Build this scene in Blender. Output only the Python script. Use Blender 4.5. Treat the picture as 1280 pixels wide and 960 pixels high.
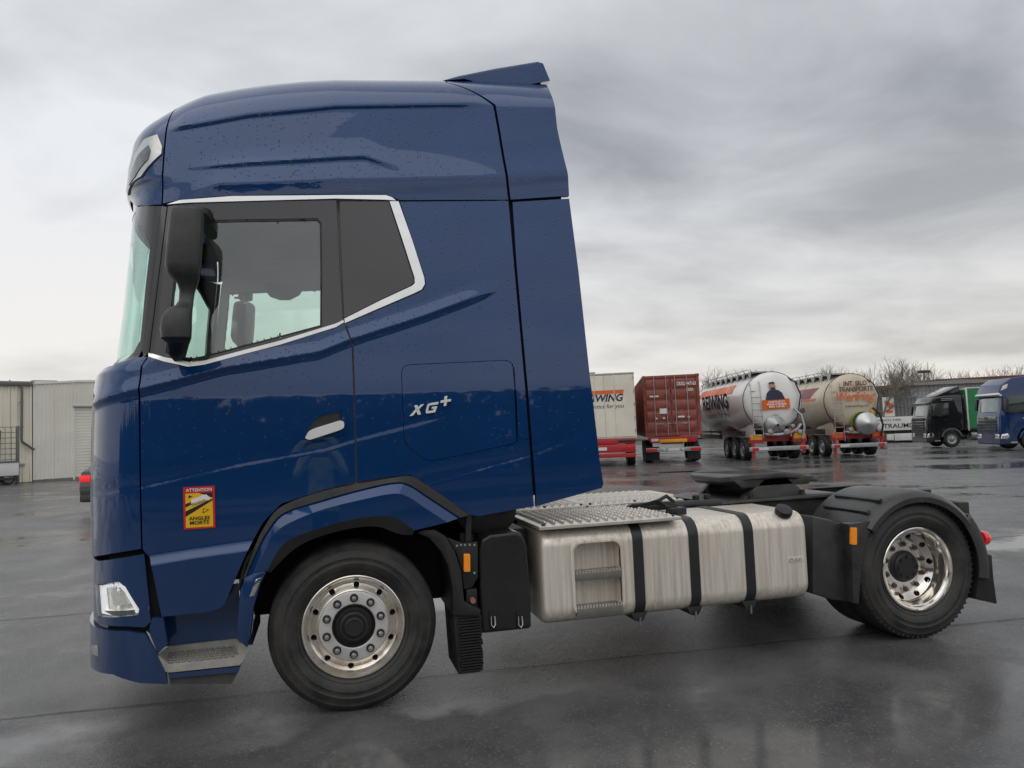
import bpy, bmesh, math, random
import numpy as np
from mathutils import Matrix, Vector
random.seed(7)
PI = math.pi
rad = math.radians
for o in list(bpy.data.objects):
    bpy.data.objects.remove(o)
SC = bpy.context.scene
COL = SC.collection

# ------------------------------------------------------------------ camera
# X runs along the truck towards its tail, Y away from the camera, Z up; metres
CAM_F = 940.0                      # focal length in pixels of the 1280 px wide photo
CAM_C = np.array([-0.141, -4.666, 1.640])
YAW, PITCH, ROLL = rad(14.09), rad(3.49), rad(-2.36)
_f = np.array([math.sin(YAW)*math.cos(PITCH), math.cos(YAW)*math.cos(PITCH), math.sin(PITCH)])
_r0 = np.array([math.cos(YAW), -math.sin(YAW), 0.0])
_u0 = np.cross(_r0, _f)
_r = math.cos(ROLL)*_r0 + math.sin(ROLL)*_u0
_u = -math.sin(ROLL)*_r0 + math.cos(ROLL)*_u0
cam_d = bpy.data.cameras.new("camera")
cam_d.sensor_fit = 'HORIZONTAL'
cam_d.sensor_width = 36.0
cam_d.lens = CAM_F/1280*36
cam_d.clip_start = 0.05
cam_d.clip_end = 3000
cam = bpy.data.objects.new("camera", cam_d)
COL.objects.link(cam)
cam.matrix_world = Matrix(((_r[0], _u[0], -_f[0], CAM_C[0]), (_r[1], _u[1], -_f[1], CAM_C[1]),
                           (_r[2], _u[2], -_f[2], CAM_C[2]), (0, 0, 0, 1)))
SC.camera = cam

def ray(x, y):
    return _f*CAM_F + _r*(x-640) + _u*(480-y)
def atY(x, y, Y=0.0):
    d = ray(x, y); return CAM_C + d*(Y-CAM_C[1])/d[1]
def atX(x, y, X):
    d = ray(x, y); return CAM_C + d*(X-CAM_C[0])/d[0]
def atZ(x, y, Z=0.0):
    d = ray(x, y); return CAM_C + d*(Z-CAM_C[2])/d[2]
def project(Pn):
    d = np.asarray(Pn, float)-CAM_C
    z = d@_f
    return np.stack([640+CAM_F*(d@_r)/z, 480-CAM_F*(d@_u)/z], -1)

def G(x, y):
    """height of the yard: level under the truck, falling gently to the right farther out"""
    l = (x-CAM_C[0])*math.cos(YAW)-(y-CAM_C[1])*math.sin(YAW); d = (x-CAM_C[0])*math.sin(YAW)+(y-CAM_C[1])*math.cos(YAW)
    t = min(max((d-9)/11, 0), 1); l = max(-60, min(60, l))
    return -0.021*l*t*t*(3-2*t)
def gpt(x, y):
    z = 0.0
    for _ in range(25):
        p = atZ(x, y, z); z = 0.5*z+0.5*G(p[0], p[1])
    return Vector((p[0], p[1], G(p[0], p[1])))
def depth(p): return float((np.array(p)-CAM_C)@_f)

# ------------------------------------------------------------------ sky, sun, exposure
SUN_EL, SUN_AZ = rad(58), rad(215)
world = bpy.data.worlds.new("World")
SC.world = world
world.use_nodes = True
def build_sky():
    nt = world.node_tree; nt.nodes.clear()
    N = nt.nodes.new; L = nt.links.new
    out = N('ShaderNodeOutputWorld'); bg = N('ShaderNodeBackground')
    bg.inputs['Strength'].default_value = 0.122
    L(bg.outputs[0], out.inputs[0])
    sky = N('ShaderNodeTexSky'); sky.sky_type = 'NISHITA'; sky.sun_disc = False
    sky.sun_elevation = SUN_EL; sky.sun_rotation = SUN_AZ
    sky.air_density = 1.0; sky.dust_density = 3.0
    tc = N('ShaderNodeTexCoord')
    sep = N('ShaderNodeSeparateXYZ'); L(tc.outputs['Generated'], sep.inputs[0])
    def math_(op, a, b=None, clamp=False):
        m = N('ShaderNodeMath'); m.operation = op; m.use_clamp = clamp
        for i, v in enumerate((a, b)):
            if v is None: continue
            if isinstance(v, (int, float)): m.inputs[i].default_value = v
            else: L(v, m.inputs[i])
        return m.outputs[0]
    zz = math_('MAXIMUM', sep.outputs[2], 0.0)
    den = math_('ADD', zz, 0.16)
    cx = math_('DIVIDE', sep.outputs[0], den); cy = math_('DIVIDE', sep.outputs[1], den)
    comb = N('ShaderNodeCombineXYZ'); L(cx, comb.inputs[0]); L(cy, comb.inputs[1])
    def noise(scale, detail, rough, off):
        mp = N('ShaderNodeMapping'); mp.inputs['Location'].default_value = off
        mp.inputs['Scale'].default_value = (1.0, 1.25, 1.0)
        L(comb.outputs[0], mp.inputs[0])
        n = N('ShaderNodeTexNoise'); n.inputs['Scale'].default_value = scale
        n.inputs['Detail'].default_value = detail; n.inputs['Roughness'].default_value = rough
        n.inputs['Distortion'].default_value = 0.35
        L(mp.outputs[0], n.inputs[0]); return n.outputs[0]
    big = noise(0.33, 4, 0.5, (SKY_OFF[0], SKY_OFF[1], 0))
    fine = noise(1.35, 6, 0.52, (7.7, 3.1, 2))
    v = math_('ADD', math_('MULTIPLY', big, 0.62), math_('MULTIPLY', fine, 0.38))
    rp = N('ShaderNodeValToRGB'); L(v, rp.inputs[0])
    e = rp.color_ramp.elements
    e[0].position = 0.345; e[0].color = (1.95, 2.02, 2.12, 1)
    e[1].position = 0.57; e[1].color = (4.75, 4.83, 4.98, 1)
    k = e.new(0.48); k.color = (3.65, 3.74, 3.88, 1)
    # thinner, warmer cloud low over the horizon, all the way round
    hz = N('ShaderNodeMapRange'); L(sep.outputs[2], hz.inputs[0])
    hz.inputs[1].default_value = 0.0; hz.inputs[2].default_value = 0.36
    hz.inputs[3].default_value = 1.0; hz.inputs[4].default_value = 0.0
    hz2 = math_('POWER', hz.outputs[0], 1.5)
    hzn = math_('MULTIPLY', hz2, math_('ADD', math_('MULTIPLY', v, 2.2), -0.30), True)
    warm = N('ShaderNodeMix'); warm.data_type = 'RGBA'
    L(hzn, warm.inputs[0]); L(rp.outputs[0], warm.inputs[6]); warm.inputs[7].default_value = (5.45, 5.05, 4.5, 1)
    mix = N('ShaderNodeMix'); mix.data_type = 'RGBA'; mix.inputs[0].default_value = 0.93
    L(sky.outputs[0], mix.inputs[6]); L(warm.outputs[2], mix.inputs[7])
    L(mix.outputs[2], bg.inputs[0])
SKY_OFF = (20.665, -5.761)
build_sky()
sun_d = bpy.data.lights.new("sun", 'SUN')
sun_d.energy = 0.5; sun_d.angle = rad(75); sun_d.color = (1.0, 0.97, 0.92)
sun = bpy.data.objects.new("sun", sun_d); COL.objects.link(sun)
sun.rotation_euler = (rad(90)-SUN_EL, 0, PI-SUN_AZ)
SC.view_settings.view_transform = 'Standard'
SC.view_settings.look = 'None'
SC.view_settings.gamma = 1.0
SC.view_settings.use_curve_mapping = False
SC.view_settings.exposure = 0.58

# ------------------------------------------------------------------ materials
MATS = {}
def mat(name, color, rough=0.5, metal=0.0, coat=0.0, coat_rough=0.05, noise=0.0, nscale=8.0, nstretch=(1, 1, 1),
        rvar=0.0, bump=0.0, bscale=60.0, emit=None, estr=0.0, color2=None, ior=1.5, spec=0.5):
    if name in MATS: return MATS[name]
    m = bpy.data.materials.new(name); m.use_nodes = True
    nt = m.node_tree; b = nt.nodes['Principled BSDF']; N = nt.nodes.new; L = nt.links.new
    b.inputs['Base Color'].default_value = (*color, 1)
    b.inputs['Roughness'].default_value = rough
    b.inputs['Metallic'].default_value = metal
    b.inputs['Coat Weight'].default_value = coat
    b.inputs['Coat Roughness'].default_value = coat_rough
    b.inputs['IOR'].default_value = ior
    b.inputs['Specular IOR Level'].default_value = spec
    tc = N('ShaderNodeTexCoord')
    mp = N('ShaderNodeMapping'); L(tc.outputs['Object'], mp.inputs[0]); mp.inputs['Scale'].default_value = nstretch
    n = N('ShaderNodeTexNoise'); n.inputs['Scale'].default_value = nscale; n.inputs['Detail'].default_value = 7
    n.inputs['Roughness'].default_value = 0.6
    L(mp.outputs[0], n.inputs[0])
    if color2 is None and noise > 0:
        color2 = tuple(c*(1-noise) for c in color)
    if color2 is not None:
        mr = N('ShaderNodeMapRange'); L(n.outputs[0], mr.inputs[0])
        mr.inputs[1].default_value = 0.35; mr.inputs[2].default_value = 0.68
        mx = N('ShaderNodeMix'); mx.data_type = 'RGBA'; L(mr.outputs[0], mx.inputs[0])
        mx.inputs[6].default_value = (*color, 1); mx.inputs[7].default_value = (*color2, 1)
        L(mx.outputs[2], b.inputs['Base Color'])
    if rvar > 0:
        mr2 = N('ShaderNodeMapRange'); L(n.outputs[0], mr2.inputs[0])
        mr2.inputs[1].default_value = 0.3; mr2.inputs[2].default_value = 0.7
        mr2.inputs[3].default_value = max(0.02, rough-rvar); mr2.inputs[4].default_value = min(1, rough+rvar)
        L(mr2.outputs[0], b.inputs['Roughness'])
    if bump > 0:
        n2 = N('ShaderNodeTexNoise'); n2.inputs['Scale'].default_value = bscale; n2.inputs['Detail'].default_value = 4
        L(tc.outputs['Object'], n2.inputs[0])
        bp = N('ShaderNodeBump'); bp.inputs['Strength'].default_value = bump; bp.inputs['Distance'].default_value = 0.01
        L(n2.outputs[0], bp.inputs['Height']); L(bp.outputs[0], b.inputs['Normal'])
    if emit:
        b.inputs['Emission Color'].default_value = (*emit, 1); b.inputs['Emission Strength'].default_value = estr
    MATS[name] = m
    return m

def paint(name, color, drops=True, flake=0.25):
    """wet car paint under clear coat: rain drops as small relief, faint dirt towards nothing in particular"""
    if name in MATS: return MATS[name]
    m = mat(name, color, rough=0.34, metal=flake, coat=1.0, coat_rough=0.025, noise=0.12, nscale=2.0)
    nt = m.node_tree; b = nt.nodes['Principled BSDF']; N = nt.nodes.new; L = nt.links.new
    tcf = N('ShaderNodeTexCoord'); sz = N('ShaderNodeSeparateXYZ'); L(tcf.outputs['Object'], sz.inputs[0])
    fz_ = N('ShaderNodeMapRange'); L(sz.outputs[2], fz_.inputs[0])
    for i_f, v_f in enumerate((0.35, 1.35, 0.34, 0.0)): fz_.inputs[i_f+1].default_value = v_f
    nf = N('ShaderNodeTexNoise'); nf.inputs['Scale'].default_value = 3.5; nf.inputs['Detail'].default_value = 8; L(tcf.outputs['Object'], nf.inputs[0])
    ff = N('ShaderNodeMath'); ff.operation = 'MULTIPLY'; L(fz_.outputs[0], ff.inputs[0]); L(nf.outputs[0], ff.inputs[1])
    fm = N('ShaderNodeMix'); fm.data_type = 'RGBA'; L(ff.outputs[0], fm.inputs[0])        # splashed road film on the sills
    fm.inputs[7].default_value = (0.075, 0.07, 0.062, 1); L(b.inputs['Base Color'].links[0].from_socket, fm.inputs[6]); L(fm.outputs[2], b.inputs['Base Color'])
    b.inputs['Coat IOR'].default_value = 1.55; b.inputs['Specular IOR Level'].default_value = 0.12
    if drops:
        tc = N('ShaderNodeTexCoord')
        vo = N('ShaderNodeTexVoronoi'); vo.inputs['Scale'].default_value = 62; vo.inputs['Randomness'].default_value = 1
        L(tc.outputs['Object'], vo.inputs[0])
        col = N('ShaderNodeSeparateColor'); L(vo.outputs['Color'], col.inputs[0])
        # drop radius differs from cell to cell, most cells carry none; more drops high up, where rain strikes
        sepz = N('ShaderNodeSeparateXYZ'); L(tc.outputs['Object'], sepz.inputs[0])
        dens = N('ShaderNodeMapRange'); L(sepz.outputs[2], dens.inputs[0])
        dens.inputs[1].default_value = 1.0; dens.inputs[2].default_value = 2.4
        dens.inputs[3].default_value = 0.03; dens.inputs[4].default_value = 0.34
        sub = N('ShaderNodeMath'); sub.operation = 'SUBTRACT'; L(dens.outputs[0], sub.inputs[0]); L(col.outputs[0], sub.inputs[1])
        mul = N('ShaderNodeMath'); mul.operation = 'MULTIPLY'; L(sub.outputs[0], mul.inputs[0]); mul.inputs[1].default_value = 1.0
        dd = N('ShaderNodeMath'); dd.operation = 'SUBTRACT'; L(mul.outputs[0], dd.inputs[0]); L(vo.outputs['Distance'], dd.inputs[1])
        mr = N('ShaderNodeMapRange'); L(dd.outputs[0], mr.inputs[0]); mr.inputs[1].default_value = -0.08; mr.inputs[2].default_value = 0.06
        bp = N('ShaderNodeBump'); bp.inputs['Strength'].default_value = 0.75; bp.inputs['Distance'].default_value = 0.004
        L(mr.outputs[0], bp.inputs['Height']); L(bp.outputs[0], b.inputs['Coat Normal']); L(bp.outputs[0], b.inputs['Normal'])
    return m

def glass(name, tint, refl=1.0, f0=0.15):
    if name in MATS: return MATS[name]
    m = bpy.data.materials.new(name); m.use_nodes = True
    nt = m.node_tree; nt.nodes.clear(); N = nt.nodes.new; L = nt.links.new
    out = N('ShaderNodeOutputMaterial'); tr = N('ShaderNodeBsdfTransparent'); tr.inputs[0].default_value = (*tint, 1)
    gl = N('ShaderNodeBsdfGlossy'); gl.inputs['Roughness'].default_value = 0.02
    gl.inputs['Color'].default_value = (refl, refl, refl, 1)
    # reflectance of a thin pane, the same from either side (Schlick)
    ge = N('ShaderNodeNewGeometry'); dt = N('ShaderNodeVectorMath'); dt.operation = 'DOT_PRODUCT'
    L(ge.outputs['Normal'], dt.inputs[0]); L(ge.outputs['Incoming'], dt.inputs[1])
    def mm(op, x, y=None):
        q = N('ShaderNodeMath'); q.operation = op
        for i, v in enumerate((x, y)):
            if v is None: continue
            if isinstance(v, (int, float)): q.inputs[i].default_value = v
            else: L(v, q.inputs[i])
        return q.outputs[0]
    fr_o = mm('ADD', mm('MULTIPLY', mm('POWER', mm('SUBTRACT', 1.0, mm('ABSOLUTE', dt.outputs['Value'])), 5.0), 1-f0), f0)
    n = N('ShaderNodeTexNoise'); n.inputs['Scale'].default_value = 300.0
    tc = N('ShaderNodeTexCoord'); L(tc.outputs['Object'], n.inputs[0])
    bp = N('ShaderNodeBump'); bp.inputs['Strength'].default_value = 0.02; bp.inputs['Distance'].default_value = 0.001
    L(n.outputs[0], bp.inputs['Height']); L(bp.outputs[0], gl.inputs['Normal'])
    mx = N('ShaderNodeMixShader'); L(fr_o, mx.inputs[0]); L(tr.outputs[0], mx.inputs[1]); L(gl.outputs[0], mx.inputs[2])
    L(mx.outputs[0], out.inputs[0]); MATS[name] = m
    return m

# ------------------------------------------------------------------ helpers
def thing(name, label, cat, loc=(0, 0, 0), rotz=0.0, group=None):
    o = bpy.data.objects.new(name, None); COL.objects.link(o)
    o.empty_display_size = 0.2
    o.location = loc; o.rotation_euler = (0, 0, rotz)
    tag(o, label, cat, group)
    return o
def tag(o, label=None, cat=None, group=None, kind=None):
    if label: o['label'] = label
    if cat: o['category'] = cat
    if group: o['group'] = group
    if kind: o['kind'] = kind
    return o
def link(name, me, material, parent=None, absolute=False):
    o = bpy.data.objects.new(name, me); COL.objects.link(o)
    if material is not None and len(me.materials) == 0: me.materials.append(material)
    if parent is not None:
        o.parent = parent
        if absolute:
            loc = Vector((0, 0, 0)); p = parent
            while p is not None:
                loc += p.location; p = p.parent
            o.location = -loc
    return o
ABS = False      # True: vertices are given in world space, parents carry no rotation
def mesh(name, verts, faces, material, parent=None, smooth=None):
    me = bpy.data.meshes.new(name)
    me.from_pydata([tuple(map(float, v)) for v in verts], [], faces)
    me.validate(); me.update()
    if smooth: shade(me, smooth)
    return link(name, me, material, parent, ABS)
def shade(me, ang=35):
    me.polygons.foreach_set('use_smooth', [True]*len(me.polygons))
    me.set_sharp_from_angle(angle=rad(ang))
def frombm(name, bm, material, parent=None, smooth=35):
    bmesh.ops.recalc_face_normals(bm, faces=bm.faces)
    me = bpy.data.meshes.new(name); bm.to_mesh(me); bm.free()
    if smooth: shade(me, smooth)
    return link(name, me, material, parent, ABS)
def bevel(bm, w, seg=2, ang=30):
    if w <= 0: return
    bmesh.ops.recalc_face_normals(bm, faces=bm.faces)
    es = [e for e in bm.edges if len(e.link_faces) == 2 and e.calc_face_angle(0) > rad(ang)]
    if es: bmesh.ops.bevel(bm, geom=es, offset=w, segments=seg, affect='EDGES', profile=0.6, clamp_overlap=True)
def bbox(bm, x0, x1, y0, y1, z0, z1, M=None):
    vs = [bm.verts.new((x, y, z)) for x in (x0, x1) for y in (y0, y1) for z in (z0, z1)]
    if M is not None:
        for v in vs: v.co = M @ v.co
    for f in ((0, 1, 3, 2), (4, 6, 7, 5), (0, 4, 5, 1), (2, 3, 7, 6), (0, 2, 6, 4), (1, 5, 7, 3)):
        bm.faces.new([vs[i] for i in f])
    return vs
def box(name, x0, x1, y0, y1, z0, z1, material, parent=None, bev=0.0, seg=2):
    bm = bmesh.new(); bbox(bm, x0, x1, y0, y1, z0, z1)
    bevel(bm, bev, seg)
    return frombm(name, bm, material, parent)
def prism_bm(bm, pts, axis, a0, a1):
    """extrude a 2-D outline; axis 'y': pts are (x,z); 'x': (y,z); 'z': (x,y)"""
    def P(p, a):
        return {'y': (p[0], a, p[1]), 'x': (a, p[0], p[1]), 'z': (p[0], p[1], a)}[axis]
    A = [bm.verts.new(P(p, a0)) for p in pts]; B = [bm.verts.new(P(p, a1)) for p in pts]
    n = len(pts)
    bm.faces.new(A[::-1]); bm.faces.new(B)
    for i in range(n):
        bm.faces.new((A[i], A[(i+1) % n], B[(i+1) % n], B[i]))
def prism(name, pts, axis, a0, a1, material, parent=None, bev=0.0, seg=2, smooth=35):
    bm = bmesh.new(); prism_bm(bm, pts, axis, a0, a1); bevel(bm, bev, seg)
    return frombm(name, bm, material, parent, smooth)
def lathe_data(prof, segs, cx=0, cy=0, cz=0, axis='y', close=False):
    vs, fs = [], []
    n = len(prof)
    for i in range(segs):
        a = 2*PI*i/segs; c, s = math.cos(a), math.sin(a)
        for r, h in prof:
            p = {'y': (r*c, h, r*s), 'z': (r*c, r*s, h), 'x': (h, r*c, r*s)}[axis]
            vs.append((cx+p[0], cy+p[1], cz+p[2]))
    for i in range(segs):
        j = (i+1) % segs
        for k in range(n if close else n-1):
            k2 = (k+1) % n
            fs.append((i*n+k, i*n+k2, j*n+k2, j*n+k))
    return vs, fs
def lathe(name, prof, material, parent=None, segs=48, c=(0, 0, 0), axis='y', close=False, smooth=30):
    vs, fs = lathe_data(prof, segs, *c, axis=axis, close=close)
    bm = bmesh.new()
    bv = [bm.verts.new(v) for v in vs]
    for f in fs: bm.faces.new([bv[i] for i in f])
    bmesh.ops.remove_doubles(bm, verts=bm.verts, dist=1e-5)
    return frombm(name, bm, material, parent, smooth)
def cyl_bm(bm, p0, p1, r0, r1=None, n=10, caps=True):
    r1 = r0 if r1 is None else r1
    p0, p1 = Vector(p0), Vector(p1); d = (p1-p0).normalized()
    a = d.orthogonal().normalized(); b = d.cross(a)
    A = [bm.verts.new(p0+r0*(math.cos(2*PI*i/n)*a+math.sin(2*PI*i/n)*b)) for i in range(n)]
    B = [bm.verts.new(p1+r1*(math.cos(2*PI*i/n)*a+math.sin(2*PI*i/n)*b)) for i in range(n)]
    for i in range(n): bm.faces.new((A[i], A[(i+1) % n], B[(i+1) % n], B[i]))
    if caps: bm.faces.new(A[::-1]); bm.faces.new(B)
def cyl(name, p0, p1, r, material, parent=None, n=16, r1=None, bev=0.0):
    bm = bmesh.new(); cyl_bm(bm, p0, p1, r, r1, n); bevel(bm, bev, 2, 50)
    return frombm(name, bm, material, parent, 40)
def tube_bm(bm, pts, r, n=8, closed=False):
    pts = [Vector(p) for p in pts]; m = len(pts); rings = []
    up = None
    for i, p in enumerate(pts):
        d = (pts[(i+1) % m]-pts[i-1]) if closed or 0 < i < m-1 else (pts[1]-p if i == 0 else p-pts[i-1])
        d.normalize()
        if up is None: up = d.orthogonal().normalized()
        up = (up-d*up.dot(d)).normalized(); b = d.cross(up)
        rr = r[i] if isinstance(r, (list, tuple)) else r
        rings.append([bm.verts.new(p+rr*(math.cos(2*PI*k/n)*up+math.sin(2*PI*k/n)*b)) for k in range(n)])
    for i in range(m if closed else m-1):
        A, B = rings[i], rings[(i+1) % m]
        for k in range(n): bm.faces.new((A[k], A[(k+1) % n], B[(k+1) % n], B[k]))
    if not closed: bm.faces.new(rings[0][::-1]); bm.faces.new(rings[-1])
def tube(name, pts, r, material, parent=None, n=8, closed=False):
    bm = bmesh.new(); tube_bm(bm, pts, r, n, closed)
    return frombm(name, bm, material, parent, 50)
def rrect(x0, x1, z0, z1, r, k=5):
    pts = []
    for cx, cz, a0 in ((x1-r, z0+r, -90), (x1-r, z1-r, 0), (x0+r, z1-r, 90), (x0+r, z0+r, 180)):
        for i in range(k+1):
            a = rad(a0+90*i/k); pts.append((cx+r*math.cos(a), cz+r*math.sin(a)))
    return pts
def rounded(pts, r, k=4):
    """round every corner of a 2-D outline; r a number or one radius per corner"""
    out = []; n = len(pts)
    for i in range(n):
        p = Vector(pts[i]); a = Vector(pts[i-1])-p; b = Vector(pts[(i+1) % n])-p
        rr = r[i] if isinstance(r, (list, tuple)) else r
        if rr <= 0: out.append(tuple(p)); continue
        d = min(rr, a.length*0.48, b.length*0.48)
        A = p+a.normalized()*d; B = p+b.normalized()*d
        for j in range(k+1):
            t = j/k; q = A*(1-t)**2+p*2*t*(1-t)+B*t*t; out.append(tuple(q))
    return out
def spline(pts, k=6):
    """Catmull-Rom through the points"""
    P_ = [np.array(p, float) for p in pts]; out = []
    for i in range(len(P_)-1):
        p0 = P_[max(i-1, 0)]; p1 = P_[i]; p2 = P_[i+1]; p3 = P_[min(i+2, len(P_)-1)]
        for j in range(k):
            t = j/k
            out.append(tuple(0.5*((2*p1)+(-p0+p2)*t+(2*p0-5*p1+4*p2-p3)*t*t+(-p0+3*p1-3*p2+p3)*t**3)))
    out.append(tuple(P_[-1])); return out
def boolean(o, cutters, op='DIFFERENCE'):
    if len(cutters) > 1:                       # one cutter mesh
        bm = bmesh.new()
        for c in cutters: bm.from_mesh(c.data)
        bm.to_mesh(cutters[0].data); bm.free()
        for c in cutters[1:]: bpy.data.objects.remove(c)
        cutters = cutters[:1]
    par, loc_ = o.parent, o.location.copy(); o.parent = None; o.location = (0, 0, 0)
    md = o.modifiers.new('b', 'BOOLEAN'); md.operation = op; md.solver = 'EXACT'; md.use_self = True; md.object = cutters[0]
    dg = bpy.context.evaluated_depsgraph_get(); dg.update()
    me = bpy.data.meshes.new_from_object(o.evaluated_get(dg))
    o.modifiers.clear(); o.data = me; o.parent = par; o.location = loc_
    for c in cutters: bpy.data.objects.remove(c)
    return o
def dup(root, parent=None, **kw):
    c = root.copy(); COL.objects.link(c)
    if parent is not None: c.parent = parent
    for ch in list(root.children): dup(ch, c)
    for k_, v in kw.items(): setattr(c, k_, v)
    return c
_fonts = {}
def text(name, body, size, M, material, parent=None, bold=0.0, shear=0.0, width=None, extrude=0.002, align='LEFT', sx=1.0):
    """lettering as flat raised mesh; M places the text's own x (along) and y (up) axes"""
    cu = bpy.data.curves.new(name, 'FONT'); cu.body = body; cu.size = size
    cu.offset = bold*size; cu.shear = shear; cu.extrude = extrude; cu.align_x = align
    cu.resolution_u = 3
    tmp = bpy.data.objects.new(name, cu); COL.objects.link(tmp)
    dg = bpy.context.evaluated_depsgraph_get(); dg.update()
    me = bpy.data.meshes.new_from_object(tmp.evaluated_get(dg))
    bpy.data.objects.remove(tmp); bpy.data.curves.remove(cu)
    if width is not None and len(me.vertices):
        xs = [v.co.x for v in me.vertices]; w = max(xs)-min(xs)
        sx = width/w
        x0 = min(xs) if align == 'LEFT' else 0
        for v in me.vertices: v.co.x = (v.co.x-x0)*sx
    else:
        for v in me.vertices: v.co.x *= sx
    me.transform(M); me.materials.clear()
    me.materials.append(material)
    return link(name, me, None, parent, ABS)
def frame(o, ex, ey):
    """matrix with origin o, x axis ex, y axis ey"""
    ex = Vector(ex).normalized(); ey = Vector(ey); ey = (ey-ex*ey.dot(ex)).normalized(); ez = ex.cross(ey)
    return Matrix(((ex[0], ey[0], ez[0], o[0]), (ex[1], ey[1], ez[1], o[1]), (ex[2], ey[2], ez[2], o[2]), (0, 0, 0, 1)))

# ------------------------------------------------------------------ ground
def asphalt():
    m = bpy.data.materials.new('wet_asphalt'); m.use_nodes = True
    nt = m.node_tree; b = nt.nodes['Principled BSDF']; N = nt.nodes.new; L = nt.links.new
    tc = N('ShaderNodeTexCoord')
    def noise(scale, detail=6, rough=0.6, st=(1, 1, 1)):
        mp = N('ShaderNodeMapping'); mp.inputs['Scale'].default_value = st; L(tc.outputs['Object'], mp.inputs[0])
        n = N('ShaderNodeTexNoise'); n.inputs['Scale'].default_value = scale; n.inputs['Detail'].default_value = detail
        n.inputs['Roughness'].default_value = rough; L(mp.outputs[0], n.inputs[0]); return n.outputs[0]
    def mrange(v, a, c, lo, hi):
        r_ = N('ShaderNodeMapRange'); L(v, r_.inputs[0])
        for i, x in enumerate((a, c, lo, hi)): r_.inputs[i+1].default_value = x
        return r_.outputs[0]
    def m2(op, a, c):
        q = N('ShaderNodeMath'); q.operation = op
        for i, v in enumerate((a, c)):
            if isinstance(v, (int, float)): q.inputs[i].default_value = v
            else: L(v, q.inputs[i])
        return q.outputs[0]
    big = noise(0.22, 5, 0.55, (0.55, 1.2, 1))       # puddles lie along the fall of the yard
    mid = noise(1.3, 6, 0.62)
    wet = m2('ADD', m2('MULTIPLY', big, 0.75), m2('MULTIPLY', mid, 0.25))
    pud = mrange(wet, 0.485, 0.56, 0, 1)            # standing water film
    vo = N('ShaderNodeTexVoronoi'); vo.inputs['Scale'].default_value = 95; L(tc.outputs['Object'], vo.inputs[0])
    grain = noise(160, 3, 0.7)
    col = N('ShaderNodeMix'); col.data_type = 'RGBA'
    L(mrange(mid, 0.35, 0.65, 0, 1), col.inputs[0])
    col.inputs[6].default_value = (0.054, 0.055, 0.057, 1); col.inputs[7].default_value = (0.125, 0.125, 0.124, 1)
    col2 = N('ShaderNodeMix'); col2.data_type = 'RGBA'; L(mrange(vo.outputs['Color'], 0.70, 0.95, 0, 0.8), col2.inputs[0])
    L(col.outputs[2], col2.inputs[6]); col2.inputs[7].default_value = (0.17, 0.168, 0.16, 1)
    L(col2.outputs[2], b.inputs['Base Color'])
    rg = m2('ADD', mrange(noise(0.5, 6, 0.6), 0.3, 0.7, 0.11, 0.26), m2('MULTIPLY', mrange(vo.outputs['Distance'], 0, 0.6, 0, 1), 0.12))
    rmix = N('ShaderNodeMix'); rmix.data_type = 'FLOAT'; L(pud, rmix.inputs[0]); L(rg, rmix.inputs[2]); rmix.inputs[3].default_value = 0.045
    L(rmix.outputs[0], b.inputs['Roughness'])
    b.inputs['IOR'].default_value = 1.4
    h = m2('ADD', m2('MULTIPLY', vo.outputs['Distance'], 0.7), m2('MULTIPLY', grain, 0.6))
    st = mrange(pud, 0, 1, 0.45, 0.05)
    bp = N('ShaderNodeBump'); bp.inputs['Distance'].default_value = 0.006; L(st, bp.inputs['Strength']); L(h, bp.inputs['Height'])
    L(bp.outputs[0], b.inputs['Normal'])
    return m
MATS['asphalt'] = asphalt()
def ground():
    def axis_pts(c):
        q = [0]; st = 0.8
        while q[-1] < 900: q.append(q[-1]+st); st *= 1.07 if q[-1] > 24 else 1.0
        return [c-v for v in q[:0:-1]]+[c+v for v in q]
    xs, ys = axis_pts(4.0), axis_pts(8.0); n = len(ys)
    vs = [(x, y, G(x, y)) for x in xs for y in ys]
    fs = [(i*n+j, (i+1)*n+j, (i+1)*n+j+1, i*n+j+1) for i in range(len(xs)-1) for j in range(n-1)]
    o = mesh('asphalt_yard', vs, fs, MATS['asphalt'], None, 60)
    tag(o, kind='structure')
    seam_m = mat('tar_joint', (0.022, 0.022, 0.023), 0.45, noise=0.5, nscale=30, rvar=0.1)
    # poured joints between the lanes of tarmac: narrow ribbons, a little wavy
    for (xa, ya), (xb, yb), w in (((-9, 1.15), (12, -0.25), 0.008), ((-8, 3.9), (16, 3.1), 0.010)):
        n = 160; vs = []; fs = []
        for i in range(n+1):
            t = i/n; x = xa+(xb-xa)*t; y = ya+(yb-ya)*t+0.006*math.sin(i*0.7)+random.uniform(-.004, .004)
            k = w*(0.6+0.4*random.random())
            vs += [(x, y-k, G(x, y-k)+0.004), (x, y+k, G(x, y+k)+0.004)]
            if i: fs.append((2*i-2, 2*i, 2*i+1, 2*i-1))
        mesh('tar_joint', vs, fs, seam_m, o)
ground()

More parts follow.
